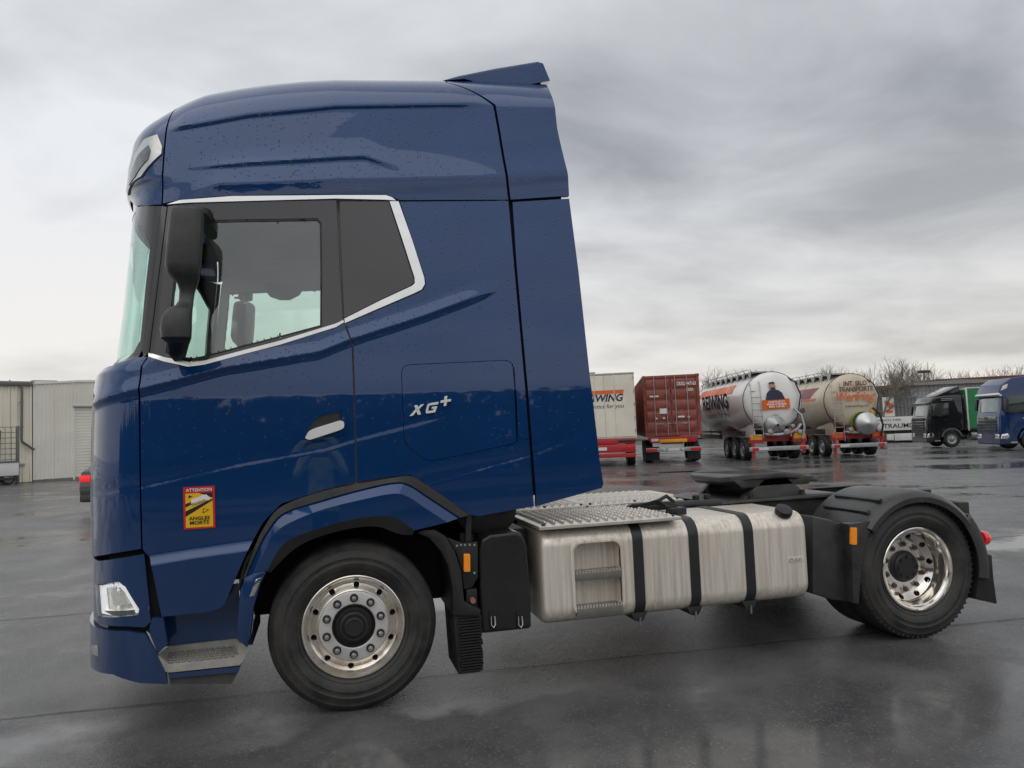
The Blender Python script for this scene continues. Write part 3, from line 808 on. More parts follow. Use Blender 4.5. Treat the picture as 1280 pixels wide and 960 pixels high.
panel('shade_backing', [(1.1, 3.0), (1.46, 3.0), (1.44, 3.4), (1.1, 3.4)], DARK, TRUCK, gap=0, off=-0.03, thick=0, feats=False, res=0.06)  # dark sheet added so the gap under the deflector looks shaded
panel('shade_backing', SWL([(177, 684), (190, 690), (197, 770), (199, 800), (190, 800), (177, 790)]), DARK, TRUCK, gap=0, off=-0.06, thick=0, feats=False, res=0.06)  # same dark sheet for the gap between headlamp strip and door
box('cab_rear_wall', 1.0, 1.06, 0.08, 2.42, 1.25, 3.2, INT, TRUCK)
box('cab_floor', -1.35, 1.0, 0.08, 2.42, 1.28, 1.32, INT, TRUCK)
box('headliner', -0.92, 1.0, 0.15, 2.35, 3.10, 3.13, mat('headliner', (0.30, 0.29, 0.27), 0.9, noise=0.1), TRUCK)

# ---- inside of the cab
DASH = mat('dashboard', (0.035, 0.035, 0.036), 0.55, noise=0.2)
prism('dashboard', [(-1.28, 1.33), (-0.72, 1.33), (-0.76, 1.95), (-0.85, 2.08), (-1.08, 2.14), (-1.30, 2.12)], 'y', 0.14, 2.36, DASH, TRUCK, 0.03)
SEATM = mat('seat_cloth', (0.045, 0.045, 0.05), 0.85, noise=0.3, nscale=30)
for y0 in (0.30, 1.60):
    st = box('seat', -0.45, 0.12, y0, y0+0.55, 1.66, 1.86, SEATM, TRUCK, 0.06, 3)
    prism('backrest', [(0.02, 1.80), (0.16, 1.80), (0.30, 2.52), (0.18, 2.56), (0.10, 2.5)], 'y', y0+0.03, y0+0.52, SEATM, st, 0.05)
    box('headrest', 0.18, 0.29, y0+0.14, y0+0.41, 2.56, 2.76, SEATM, st, 0.05, 3)
    box('seat_base', -0.35, 0.05, y0+0.1, y0+0.45, 1.32, 1.66, DASH, st, 0.03)
bm = bmesh.new()
cw = Vector((-0.66, 0.60, 2.08)); tilt = rad(50)
pts = [cw+Vector((0.22*math.cos(a)*math.sin(tilt)*0.75, 0.23*math.sin(a), 0.22*math.cos(a)*math.cos(tilt))) for a in [2*PI*i/28 for i in range(28)]]
tube_bm(bm, pts, 0.017, 8, True)
for i in (4, 14, 24): cyl_bm(bm, cw, pts[i], 0.02, 0.014, 8)
cyl_bm(bm, cw, cw+Vector((-0.2, 0, -0.3)), 0.05, 0.06, 12)
frombm('steering_wheel', bm, DASH, TRUCK)
vis_ = [atY(x, y, 2.30) for x, y in [(331, 354), (378, 354), (379, 362), (374, 369), (362, 375), (350, 375), (338, 371), (331, 363)]]
prism('sun_blind', [(p[0], p[2]) for p in vis_], 'y', 2.28, 2.32, DASH, TRUCK, 0.004)

# ------------------------------------------------------------------ door furniture, badge, sticker, mirrors, roof lamps
HREC = SWL([(371, 546), (385, 526), (398, 515.5), (424, 510.5), (432, 514), (434, 540), (428, 544.5), (379, 556), (372, 552)])
HIN = rounded(SWL([(380, 547), (391, 527), (401, 519.5), (426, 515), (429, 536), (422, 541), (386, 551)]), 0.012, 3)
panel('handle_surround', rounded(HREC, 0.015, 3), BLUE, door, gap=0.0, off=0.009, thick=0.012, res=0.008, hole=HIN)
panel('handle_recess', HIN, BLACKP, door, gap=-0.002, off=0.003, thick=0.0, res=0.02)
panel('door_handle', rounded(SWL([(381, 548), (386, 539), (393, 535.5), (425, 525.5), (430, 527), (430, 535), (424, 538), (387, 550)]), 0.012, 3), mat('handle_satin', (0.85, 0.85, 0.84), 0.32, metal=0.35, noise=0.06), door, gap=0.0, off=0.030, thick=0.02, res=0.02)
# raised letters on the locker hatch
SILVER = mat('silver_letters', (0.84, 0.84, 0.83), 0.28, metal=0.35, noise=0.1, nscale=50, rvar=0.05)
def onskin(x, y, off=0.0):
    s, w = SW(x, y); return Vector(Psurf(np.array([s]), np.array([w]), off)[0])
o_ = onskin(511.5, 520.5, 0.004); e_ = onskin(551, 514.5, 0.004)-o_
def glyph(name, polys, o, ex, size, material, par, th=0.012):
    ex = Vector(ex).normalized(); ez = Vector((0, 0, 1)); bm = bmesh.new()
    for pl in polys:
        A = [bm.verts.new(o+ex*(p[0]*size)+ez*(p[1]*size)) for p in pl]
        B = [bm.verts.new(v.co+Vector((0, -th, 0))) for v in A]
        bm.faces.new(A[::-1]); bm.faces.new(B)
        for i in range(len(A)): bm.faces.new((A[i], A[(i+1) % len(A)], B[(i+1) % len(A)], B[i]))
    bevel(bm, 0.0015, 1)
    return frombm(name, bm, material, par, 30)
XL = [[(0, 0), (.36, 0), (.66, .40), (.62, .58), (.50, .60)], [(.62, .42), (.74, .40), (1.30, 1.0), (.98, 1.0), (.64, .60)], [(.30, 1.0), (.62, 1.0), (1.18, 0), (.84, 0), (.52, .56)]]
GL = [[(.20, .18), (.30, .0), (.42, 0), (.42, .25), (.52, .75), (.56, 1.0), (.42, .96), (.30, .84)], [(.42, 0), (1.20, 0), (1.26, .24), (.42, .24)], [(.94, .24), (1.26, .24), (1.36, .60), (1.04, .60)],
      [(.76, .40), (1.06, .40), (1.10, .60), (.80, .60)], [(.54, .76), (1.42, .76), (1.46, 1.0), (.56, 1.0)]]
glyph('badge_letter', [[(x+0.22*y, y) for x, y in p] for p in XL], o_, e_, 0.062, SILVER, hatch)
glyph('badge_letter', [[(x+0.12*y, y) for x, y in p] for p in GL], o_+e_.normalized()*0.088, e_, 0.062, SILVER, hatch)
PLUS = [[(0, .40), (1.15, .40), (1.20, .66), (.05, .66)], [(.42, .66), (.72, .66), (.80, 1.06), (.50, 1.06)], [(.34, 0), (.64, 0), (.72, .40), (.42, .40)]]
glyph('badge_letter', PLUS, o_+e_.normalized()*0.196+Vector((0, 0, 0.030)), e_, 0.058, SILVER, hatch)
# blind-spot warning sticker
s0 = onskin(230, 662, 0.003); s1 = onskin(269.5, 659.5, 0.003); s2 = onskin(229, 609, 0.003)
ex = (s1-s0).normalized(); ey = (s2-s0).normalized(); sw_, sh_ = (s1-s0).length, (s2-s0).length
yo = min(s0.y, s1.y, s2.y)-0.003
def stk(name, pts, material, par, lift):
    vs = []
    for u, v in pts:
        p = s0+ex*(u*sw_)+ey*(v*sh_); p.y = yo-lift; vs.append(p)
    back = [Vector((p.x, p.y+0.0012, p.z)) for p in vs]; n = len(vs)
    return mesh(name, vs+back, [tuple(range(n)), tuple(range(2*n-1, n-1, -1))]+[(i, i+n, (i+1) % n+n, (i+1) % n) for i in range(n)], material, par)
RED = mat('sticker_red', (0.58, 0.02, 0.025), 0.35, noise=0.1); YEL = mat('sticker_yellow', (0.86, 0.50, 0.01), 0.35, noise=0.08)
BLK = mat('print_black', (0.012, 0.012, 0.012), 0.4, noise=0.1); WHT = mat('print_white', (0.80, 0.80, 0.79), 0.4, noise=0.06)
stick = stk('warning_sticker', [(0, 0), (1, 0), (1, 1), (0, 1)], RED, TRUCK, 0.0)
stick['label'] = 'red and yellow blind spot warning sticker on the door'
stk('sticker_field', [(0.07, 0.04), (0.93, 0.04), (0.93, 0.845), (0.07, 0.845)], YEL, stick, 0.001)
stk('sticker_ray', [(0.07, 0.30), (0.93, 0.66), (0.93, 0.70), (0.07, 0.43)], BLK, stick, 0.002)
stk('sticker_ray', [(0.50, 0.845), (0.93, 0.72), (0.93, 0.845)], BLK, stick, 0.002)
stk('sticker_ray', [(0.07, 0.52), (0.30, 0.60), (0.30, 0.66), (0.07, 0.60)], BLK, stick, 0.002)
stk('truck_picture', [(0.24, 0.60), (0.66, 0.69), (0.82, 0.66), (0.86, 0.71), (0.74, 0.80), (0.62, 0.80), (0.58, 0.775), (0.26, 0.70)], WHT, stick, 0.003)
stk('truck_picture', [(0.26, 0.55), (0.84, 0.66), (0.82, 0.67), (0.64, 0.655), (0.26, 0.575)], mat('print_grey', (0.25, 0.25, 0.25), 0.4, noise=0.1), stick, 0.0035)
stk('warning_mark', [(0.60, 0.36), (0.82, 0.43), (0.62, 0.48)], BLK, stick, 0.002)
stk('warning_mark', [(0.63, 0.385), (0.77, 0.43), (0.645, 0.46)], YEL, stick, 0.003)
stk('warning_mark', [(0.16, 0.73), (0.30, 0.77), (0.18, 0.80)], BLK, stick, 0.002)
def sttext(t, u, v, h, w, m):
    p = s0+ex*(u*sw_)+ey*(v*sh_); p.y = yo-0.0045
    text('sticker_text', t, h*sh_*1.38, frame(p, ex, ey), m, stick, bold=0.016, width=w*sw_, extrude=0.0004)
sttext('ATTENTION', 0.09, 0.885, 0.075, 0.82, WHT)
sttext('ANGLES', 0.17, 0.215, 0.085, 0.66, BLK); sttext('MORTS', 0.20, 0.11, 0.085, 0.60, BLK)

# mirror: lofted housings on one arm
def loft(name, secs, material, par, n=36, e=4.2):
    """sections (x0,x1,y0,y1,z): squircles stacked upwards"""
    bm = bmesh.new(); rings = []
    for x0, x1, y0, y1, z in secs:
        cx, cy, a, b = (x0+x1)/2, (y0+y1)/2, (x1-x0)/2, (y1-y0)/2; r_ = []
        for i in range(n):
            t = 2*PI*i/n; c, s = math.cos(t), math.sin(t)
            r_.append(bm.verts.new((cx+a*math.copysign(abs(c)**(2/e), c), cy+b*math.copysign(abs(s)**(2/e), s), z)))
        rings.append(r_)
    for A, B in zip(rings[:-1], rings[1:]):
        for i in range(n): bm.faces.new((A[i], A[(i+1) % n], B[(i+1) % n], B[i]))
    bm.faces.new(rings[0]); bm.faces.new(rings[-1][::-1])
    return frombm(name, bm, material, par, 40)
MIRP = mat('mirror_plastic', (0.038, 0.039, 0.040), 0.42, noise=0.3, nscale=16, rvar=0.08, bump=0.15, bscale=350)
MY = -0.26
def msec(y, xa, xb, ya, yb):
    p = atY(xa, y, MY); q = atY(xb+4.5, y, MY); return (p[0], q[0], ya, yb, (p[2]+q[2])/2)
secs = [msec(428, 208, 237, -0.34, -0.14), msec(424, 203, 240, -0.37, -0.11), msec(412, 202, 241, -0.375, -0.10), msec(398, 204, 241, -0.37, -0.10), msec(389, 210, 241, -0.36, -0.11),
        msec(383, 220, 240, -0.32, -0.16), msec(376, 224, 239.5, -0.30, -0.19), msec(364, 224.5, 241.5, -0.30, -0.18), msec(355, 222, 246, -0.32, -0.15), msec(349, 216, 249, -0.35, -0.11), msec(344, 211, 250, -0.37, -0.08),
        msec(334, 207.5, 252.5, -0.38, -0.06), msec(300, 210.5, 255, -0.38, -0.06), msec(275, 213.5, 256, -0.375, -0.06), msec(267, 215, 255.5, -0.37, -0.07), msec(263, 219, 252, -0.34, -0.10)]
mirr = loft('mirror_housing', secs, MIRP, TRUCK)
for v in mirr.data.vertices:                  # the glass side is cut back towards the cab
    for x0, x1, y0, y1, z in secs:
        if abs(v.co.z-z) < 1e-4 and v.co.x > (x0+x1)/2: v.co.x -= 0.20*max(0, v.co.y-y0)*(v.co.x-(x0+x1)/2)/((x1-x0)/2)
pa = atY(206, 428, -0.2); pb = atY(238, 424, -0.2)
loft('mirror_arm', [(pa[0]+0.01, pb[0]-0.10, 0.0, 0.05, atY(206, 452, 0)[2]), (pa[0], pb[0]-0.05, -0.16, 0.02, pa[2]-0.06), (pa[0]+0.01, pb[0]-0.01, -0.28, -0.08, pa[2]+0.01)], BLACKP, mirr, 20, 2.6)
MGL = mat('mirror_glass', (0.75, 0.78, 0.80), 0.03, metal=1.0, noise=0.05)
for ya, yb, pxr, y0, y1 in ((-0.35, -0.09, 254.5, 338, 272), (-0.35, -0.13, 240.6, 420, 392)):
    zz0 = atY(250, y0, MY)[2]; zz1 = atY(250, y1, MY)[2]; xx = atY(pxr, (y0+y1)/2, MY)[0]
    g_ = prism('mirror_glass', rrect(ya, yb, zz0, zz1, 0.03), 'x', xx-0.004, xx+0.004, MGL, mirr)
    for v in g_.data.vertices: v.co.x -= 0.20*(v.co.y-ya)+0.030
pt = atY(252, 264, -0.1)
loft('mirror_arm', [(pt[0]-0.08, pt[0]+0.04, -0.2, 0.08, pt[2]-0.03), (pt[0]-0.07, pt[0]+0.05, -0.14, 0.09, pt[2]+0.012)], BLACKP, mirr, 20, 3)
far = dup(mirr, TRUCK); far.scale = (1, -1, 1); far.location = (0, 2.5, 0)
for c in far.children: c.location = (0, 0, 0)
for c in mirr.children: c.location = (0, 0, 0)
# roof corner lamp
RL = SWL([(161.5, 244), (162.5, 222), (171, 193), (182, 175), (198, 169), (203.5, 184), (202.5, 193), (178, 221)])
rl = panel('roof_lamp', RL, mat('lamp_rim', (0.62, 0.62, 0.60), 0.3, metal=0.8, noise=0.15, nscale=30), TRUCK, gap=0.0, off=0.010, thick=0.02, res=0.03, feats=False)
RLI = SWL([(164, 232), (167, 214), (176, 194), (188, 182.5), (190, 189), (187, 200), (171, 222)])
panel('lamp_lens', RLI, mat('roof_lens', (0.16, 0.18, 0.21), 0.08, metal=0.4, coat=1.0, noise=0.5, nscale=40), rl, gap=0, off=0.014, thick=0.01, res=0.03, feats=False)

# ------------------------------------------------------------------ front wheel arch
def resample(pts, n):
    p = np.array(spline(pts, 8)); d = np.concatenate([[0], np.cumsum(np.linalg.norm(np.diff(p, axis=0), axis=1))])
    t = np.linspace(0, d[-1], n); return np.stack([np.interp(t, d, p[:, i]) for i in range(p.shape[1])], -1)
def strip(name, lines, material, par, n=48, smooth=28):
    """loft between lines: each (pixels, Y) or (pixels, [Y...])"""
    L3 = []
    for px, Y in lines:
        q = resample(px, n)
        if isinstance(Y, (int, float)): Y = [Y]*n
        L3.append([atY(a[0], a[1], y) for a, y in zip(q, Y)])
    vs = [p for l in L3 for p in l]; fs = []
    for k in range(len(L3)-1):
        for i in range(n-1): fs.append((k*n+i, (k+1)*n+i, (k+1)*n+i+1, k*n+i+1))
    return mesh(name, vs, fs, material, par, smooth)
A0 = [(303, 724), (318, 684), (332, 656), (352, 633), (400, 615), (450, 605), (493, 597), (512, 595), (527, 602), (558, 623), (587, 644)]
A1 = [(306, 724), (322, 686), (336, 661), (355, 641), (400, 626), (450, 612), (493, 603), (512, 606), (540, 624), (575, 647)]
A2 = [(318, 716), (330, 690), (343, 668), (359, 655), (400, 638), (450, 625), (493, 617), (512, 622), (530, 634), (559, 653)]
A3 = [(334, 714), (347, 690), (362, 675), (400, 660), (447, 648), (485, 645), (496, 648), (518, 663)]
A4 = [(338, 716), (360, 693), (382, 678), (415, 666), (450, 659), (475, 659), (497, 667), (516, 669)]
arch = strip('wheel_arch', [(A1, 0.0), (A2, -0.05), (A3, -0.052), (A3, 0.02)], BLUE, TRUCK)
strip('arch_gap_strip', [(A0, -0.002), (A1, -0.012), (A1, 0.05)], BLACKP, TRUCK)
strip('arch_trim', [(A3, -0.052), (A3, -0.060), (A4, -0.045), (A4, 0.05), (A4, 0.60)], BLACKP, TRUCK)
def solid(name, px, y0, y1, material, par, bev=0.006, seg=2, Yp=None):
    Yp = y0 if Yp is None else Yp
    q = [atY(x, y, Yp) for x, y in px]
    return prism(name, [(p[0], p[2]) for p in q], 'y', y0, y1, material, par, bev, seg)
lowf = solid('wheel_arch', [(306, 722), (318, 716), (334, 714), (326, 730), (317, 760), (313, 795), (309, 810.5), (296, 800), (297, 770), (300, 738)], -0.05, 0.16, BLUE, TRUCK, 0.012)
solid('side_marker', [(320, 724), (327, 722), (318, 745), (311.5, 746)], -0.057, -0.045, LAMPCH, lowf, 0.002)
solid('arch_gap_strip', [(318, 684), (308, 706), (298, 740), (291, 755), (297, 735), (306, 700)], 0.02, 0.10, BLACKP, TRUCK, 0.0)
WELL = mat('wheel_well', (0.012, 0.012, 0.012), 0.75, noise=0.4, nscale=6)
box('wheel_well', -0.68, 0.78, 0.60, 0.64, 0.50, 1.35, WELL, TRUCK)
box('wheel_well', -0.625, -0.585, 0.10, 0.66, 0.44, 1.1, WELL, TRUCK)
# rear half of the front mudguard, its flap, bracket and lamp
solid('mudguard', [(520, 666), (530, 662.5), (543, 662), (557, 670), (569, 690), (577, 715), (580.5, 752), (601, 762), (601, 770), (566, 770), (565.5, 735), (560, 707), (551, 689), (537, 673)], 0.0, 0.50, BLACKP, TRUCK, 0.01)
flap = solid('mud_flap', [(567, 770), (602, 769), (601, 840), (573, 843)], 0.04, 0.42, RUBBER, TRUCK, 0.004)
za, zb = atY(580, 772, 0.04)[2], atY(580, 840, 0.04)[2]
xl, xr = atY(572, 800, 0.04)[0], atY(602, 800, 0.04)[0]
for i in range(19):
    z = za+(zb-za)*(i+0.5)/19; bm = bmesh.new()
    bbox(bm, xl+random.uniform(0, .02), xr+random.uniform(-.004, .006), 0.015, 0.045, z-0.0045, z+0.004)
    for k in range(10):
        x = random.uniform(xl, xr); cyl_bm(bm, (x, 0.03, z), (x+random.uniform(-.01, .01), random.uniform(0.0, 0.02), z-random.uniform(.01, .022)), 0.0018, 0.0008, 4)
    frombm('flap_rib', bm, RUBBER, flap)
brk = solid('lamp_bracket', [(558, 671), (578, 679), (597, 677), (597.5, 722), (590, 734), (580, 737), (578, 715), (570, 690)], 0.03, 0.045, BLACKP, TRUCK, 0.003)
ORA = mat('amber_lens', (0.80, 0.24, 0.008), 0.18, coat=0.8, noise=0.3, nscale=80, emit=(1.0, 0.33, 0.02), estr=0.12)
solid('marker_lamp', rrect(580, 588, 692.5, 715, 1.6), 0.010, 0.034, ORA, brk, 0.004)
cyl('strut', atY(585, 643, 0.05), atY(585, 676, 0.05), 0.022, BLACKP, brk, 12)
for x, y in ((571, 682), (576, 681), (581, 681), (587, 681), (593, 681), (593, 716)):
    p = atY(x, y, 0.028); cyl('bolt', (p[0], 0.022, p[2]), (p[0], 0.034, p[2]), 0.008, CHROME, brk, 6)
solid('bracket_foot', [(583, 737), (596, 736), (597, 760), (583, 757)], 0.03, 0.12, BLACKP, brk, 0.004)
p = atY(590.5, 750, 0.02); cyl('drain_plug', (p[0], -0.005, p[2]), (p[0], 0.03, p[2]), 0.017, mat('copper_plug', (0.36, 0.16, 0.12), 0.45, noise=0.3), brk, 12)

# ------------------------------------------------------------------ wheels
ALU = mat('polished_alloy', (0.84, 0.81, 0.76), 0.22, metal=0.85, color2=(0.62, 0.55, 0.46), nscale=7, rvar=0.08, bump=0.03, bscale=120)
ALU2 = mat('bright_alloy', (0.88, 0.86, 0.83), 0.10, metal=0.92, color2=(0.62, 0.56, 0.48), nscale=5, rvar=0.05)
DISC = mat('alloy_disc', (0.76, 0.74, 0.71), 0.38, metal=0.4, noise=0.2, nscale=9, rvar=0.08)
HUBM = mat('hub_black', (0.022, 0.022, 0.023), 0.5, noise=0.3, rvar=0.1)
STEEL = mat('nut_steel', (0.50, 0.49, 0.47), 0.3, metal=1.0, noise=0.3, nscale=40)
def tyre_mat():
    m = mat('tyre_rubber', (0.015, 0.0148, 0.0145), 0.58, color2=(0.052, 0.048, 0.043), nscale=6, rvar=0.12, bump=0.25, bscale=70)
    return m
TYRE = tyre_mat()
def rotcopy(o, k, n, parent, c):
    """copy of a part turned about the wheel axle"""
    q = bpy.data.objects.new(o.name, o.data); COL.objects.link(q); q.parent = parent
    q.rotation_euler = (0, -2*PI*k/n, 0); return q
def wheel(name, X, Y0, width, kind, par, mirror=False):
    """outer face at Y0, axle along Y; parts in wheel space"""
    global ABS
    ABS = False
    w = bpy.data.objects.new(name, None); COL.objects.link(w); w.parent = par
    w.location = (X, Y0, 0.497); w.empty_display_size = 0.2
    if mirror: w.scale = (1, -1, 1)
    R = 0.500; W = width
    prof = [(0.300, 0.055), (0.305, 0.030), (0.322, 0.018), (0.330, 0.012), (0.333, 0.016), (0.352, 0.004), (0.372, 0.000), (0.380, -0.002), (0.384, 0.001), (0.410, 0.0), (0.414, -0.003), (0.436, 0.002), (0.455, 0.010), (0.462, 0.009), (0.474, 0.020), (0.488, 0.030), (0.4965, 0.040)]
    g = [(0.5, 0.048)]
    nb = 5; y = 0.048; step_ = (W-0.096)/nb
    for i in range(nb):
        g += [(R, y+0.004), (R, y+step_-0.009)]
        if i < nb-1: g += [(R-0.012, y+step_-0.006), (R-0.012, y+step_+0.001)]
        y += step_
    full = prof+g+[(r_, W-h) for r_, h in prof[::-1]]
    lathe('tyre', full, TYRE, w, 96, smooth=40)
    # raised sidewall lettering blocks and shoulder lugs
    bm = bmesh.new()
    rnd = random.Random(5)
    for k in range(72 if kind == 'rear' else 0):
        a = 2*PI*k/72; c, s = math.cos(a), math.sin(a)
        M = Matrix(((c, 0, -s, 0), (0, 1, 0, 0), (s, 0, c, 0), (0, 0, 0, 1)))
        bbox(bm, 0.470, 0.4945, 0.0235, 0.046, -0.007, 0.007, M)
    for a0, cnt in ((0.5, 9), (2.3, 7), (3.7, 9), (5.4, 7)):
        for k in range(cnt):
            a = a0+k*0.055; c, s = math.cos(a), math.sin(a)
            M = Matrix(((c, 0, -s, 0), (0, 1, 0, 0), (s, 0, c, 0), (0, 0, 0, 1)))
            bbox(bm, 0.388, 0.408, -0.0025, 0.002, -0.007, 0.007*rnd.uniform(0.1, 1), M)
    frombm('sidewall_relief', bm, TYRE, w, 30)['kind'] = 'stuff'
    if kind == 'front':
        rp = [(0.298, 0.10), (0.303, 0.030), (0.305, 0.020), (0.300, 0.0165), (0.292, 0.018), (0.288, 0.026), (0.280, 0.034), (0.268, 0.062), (0.250, 0.074), (0.232, 0.066), (0.216, 0.050), (0.210, 0.046),
              (0.208, 0.040), (0.130, 0.040), (0.129, 0.06), (0.129, 0.10), (0.20, 0.12), (0.25, 0.12), (0.29, 0.12)]
        rim = lathe('rim', rp, ALU, w, 96, close=True, smooth=25)
        cut = []
        for k in range(10):
            a = 2*PI*(k+0.35)/10; cx, cz = 0.244*math.cos(a), 0.244*math.sin(a)
            o = cyl('cutter', (cx, -0.02, cz), (cx*0.97, 0.2, cz*0.97), 0.0185, None, None, 16); cut.append(o)
        boolean(rim, cut); shade(rim.data, 25)
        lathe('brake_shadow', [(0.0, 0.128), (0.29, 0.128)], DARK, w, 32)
        lathe('wheel_disc', [(0.206, 0.044), (0.204, 0.036), (0.196, 0.034), (0.134, 0.034), (0.129, 0.038), (0.128, 0.060)], DISC, w, 64, smooth=25)
        lathe('hub', [(0.127, 0.09), (0.127, 0.044), (0.122, 0.036), (0.110, 0.060), (0.090, 0.058), (0.086, 0.020), (0.078, 0.012), (0.070, 0.012), (0.066, 0.018), (0.060, 0.018), (0.056, 0.004), (0.050, -0.002), (0.042, -0.002), (0.040, 0.002), (0.0, 0.002)], HUBM, w, 56, smooth=25)
        nr, ny = 0.1675, 0.034
    else:
        rp = [(0.298, 0.10), (0.303, 0.030), (0.305, 0.020), (0.300, 0.0165), (0.292, 0.018), (0.287, 0.030), (0.276, 0.036), (0.270, 0.046), (0.262, 0.050), (0.256, 0.075), (0.252, 0.110), (0.250, 0.130), (0.245, 0.140), (0.206, 0.168), (0.198, 0.172), (0.194, 0.172),
              (0.190, 0.170), (0.112, 0.170), (0.112, 0.200), (0.20, 0.215), (0.29, 0.215)]
        rim = lathe('rim', rp, ALU2, w, 96, close=True, smooth=25)
        cut = []
        for k in range(10):
            a = 2*PI*(k+0.15)/10; c_, s_ = math.cos(a), math.sin(a)
            cut.append(cyl('cutter', ((.225-.040)*c_, .154-.055, (.225-.040)*s_), ((.225+.05)*c_, .154+.07, (.225+.05)*s_), 0.0225, None, None, 16))
        boolean(rim, cut); shade(rim.data, 25)
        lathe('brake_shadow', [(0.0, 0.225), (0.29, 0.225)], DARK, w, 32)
        lathe('hub', [(0.118, 0.20), (0.118, 0.163), (0.106, 0.152), (0.104, 0.134), (0.092, 0.124), (0.06, 0.120), (0.0, 0.120)], HUBM, w, 48, smooth=25)
        for k in range(8):
            a = 2*PI*k/8; c, s = 0.078*math.cos(a), 0.078*math.sin(a)
            cyl('hub_bolt', (c, 0.112, s), (c, 0.13, s), 0.012, HUBM, w, 6)
        nr, ny = 0.1675, 0.166
    b2 = bmesh.new()
    cyl_bm(b2, (nr, ny+0.002, 0), (nr, ny-0.008, 0), 0.0255, 0.0245, 20)
    wsh = frombm('nut_washer', b2, HUBM if kind == 'front' else STEEL, w, 40)
    b2 = bmesh.new()
    cyl_bm(b2, (nr, ny-0.006, 0), (nr, ny-0.026, 0), 0.0165, 0.0160, 6)
    cyl_bm(b2, (nr, ny-0.026, 0), (nr, ny-0.034, 0), 0.0100, 0.0090, 12)
    bevel(b2, 0.0015, 1, 50)
    nut = frombm('nut', b2, STEEL if kind == 'front' else mat('nut_rust', (0.16, 0.10, 0.07), 0.6, metal=0.4, noise=0.4, nscale=50), w, 30)
    for k in range(10):
        o = wsh if k == 0 else rotcopy(wsh, k, 10, w, None); o.rotation_euler = (0, -2*PI*(k+0.45)/10, 0)
        o = nut if k == 0 else rotcopy(nut, k, 10, w, None); o.rotation_euler = (0, -2*PI*(k+0.45)/10, 0)
    ABS = True
    return w
wheel('front_wheel', 0.0, 0.03, 0.32, 'front', TRUCK)
wheel('front_wheel', 0.0, 2.47, 0.32, 'front', TRUCK, True)
wheel('rear_wheel', WB, 0.03, 0.27, 'rear', TRUCK)
wheel('rear_wheel', WB, 2.47, 0.27, 'rear', TRUCK, True)
for Y in (0.345, 1.885):
    lathe('inner_tyre', [(0.30, 0.03), (0.36, 0.0), (0.45, 0.01), (0.495, 0.04), (0.5, 0.06), (0.5, 0.22), (0.495, 0.24), (0.45, 0.27), (0.36, 0.28), (0.30, 0.25)], TYRE, TRUCK, 64, (WB, Y, 0.497), smooth=40)
FRAMEM = mat('chassis_black', (0.018, 0.0175, 0.017), 0.55, color2=(0.045, 0.042, 0.038), nscale=7, rvar=0.12, bump=0.2, bscale=120)
cyl('axle', (WB, 0.4, 0.497), (WB, 2.1, 0.497), 0.09, FRAMEM, TRUCK, 16)
cyl('axle', (0, 0.35, 0.47), (0, 2.15, 0.47), 0.06, FRAMEM, TRUCK, 12)
lathe('differential', [(0.0, -0.2), (0.14, -0.16), (0.2, 0.0), (0.14, 0.16), (0.0, 0.2)], FRAMEM, TRUCK, 24, (WB, 1.25, 0.50))

# ------------------------------------------------------------------ chassis, tanks, catwalk, fifth wheel, rear mudguard
def cbeam(name, y0, y1, z0, z1, x0, x1, open_dir):
    """C-section rail"""
    t = 0.009
    if open_dir > 0: pts = [(y0, z0), (y1, z0), (y1, z0+t), (y0+t, z0+t), (y0+t, z1-t), (y1, z1-t), (y1, z1), (y0, z1)]
    else: pts = [(y1, z0), (y1, z1), (y0, z1), (y0, z1-t), (y1-t, z1-t), (y1-t, z0+t), (y0, z0+t), (y0, z0)]
    return prism(name, pts, 'x', x0, x1, FRAMEM, TRUCK, 0.002, 1)
cbeam('chassis_rail', 0.84, 0.92, 0.70, 0.975, -0.9, 4.95, 1)
cbeam('chassis_rail', 1.58, 1.66, 0.70, 0.975, -0.9, 4.95, -1)
for x in (0.6, 1.4, 2.5, 3.2, 4.1, 4.9): box('cross_member', x, x+0.09, 0.93, 1.57, 0.76, 0.93, FRAMEM, TRUCK, 0.008)
box('engine_block', -0.75, 0.95, 0.95, 1.55, 0.55, 1.22, FRAMEM, TRUCK, 0.05)
box('gearbox', 0.96, 1.75, 1.02, 1.48, 0.52, 0.93, FRAMEM, TRUCK, 0.06)
cyl('drive_shaft', (1.75, 1.25, 0.72), (WB-0.2, 1.25, 0.55), 0.06, FRAMEM, TRUCK, 12)
for y in (0.80, 1.70): cyl('air_bellows', (WB-0.35, y, 0.5), (WB-0.35, y, 0.8), 0.12, RUBBER, TRUCK, 20, bev=0.03)
# black urea tank just behind the front mudguard
ub = [atY(x, y, 0.06) for x, y in [(598, 690), (602, 674), (612, 668), (645, 664), (654, 668), (659, 681), (664, 740), (664.5, 786), (602, 792.5)]]
URE = mat('tank_plastic', (0.020, 0.020, 0.021), 0.27, noise=0.3, nscale=5, rvar=0.1, bump=0.08, bscale=60)
bm = bmesh.new(); prism_bm(bm, [(p[0], p[2]) for p in ub], 'y', 0.06, 0.72); bevel(bm, 0.045, 5, 25)
ur = frombm('urea_tank', bm, URE, TRUCK, 40)
for x in (616, 650):
    a = atY(x, 776, 0.05)
    box('tank_latch', a[0]-0.022, a[0]+0.022, 0.045, 0.075, a[2]-0.05, a[2]+0.06, DARK, ur, 0.006)
    tube('latch_hook', [(a[0]-.011, 0.040, a[2]+.03), (a[0]-.013, 0.032, a[2]-.02), (a[0], 0.028, a[2]-.038), (a[0]+.013, 0.032, a[2]-.02), (a[0]+.011, 0.040, a[2]+.03)], 0.005, STEEL, ur, 6)
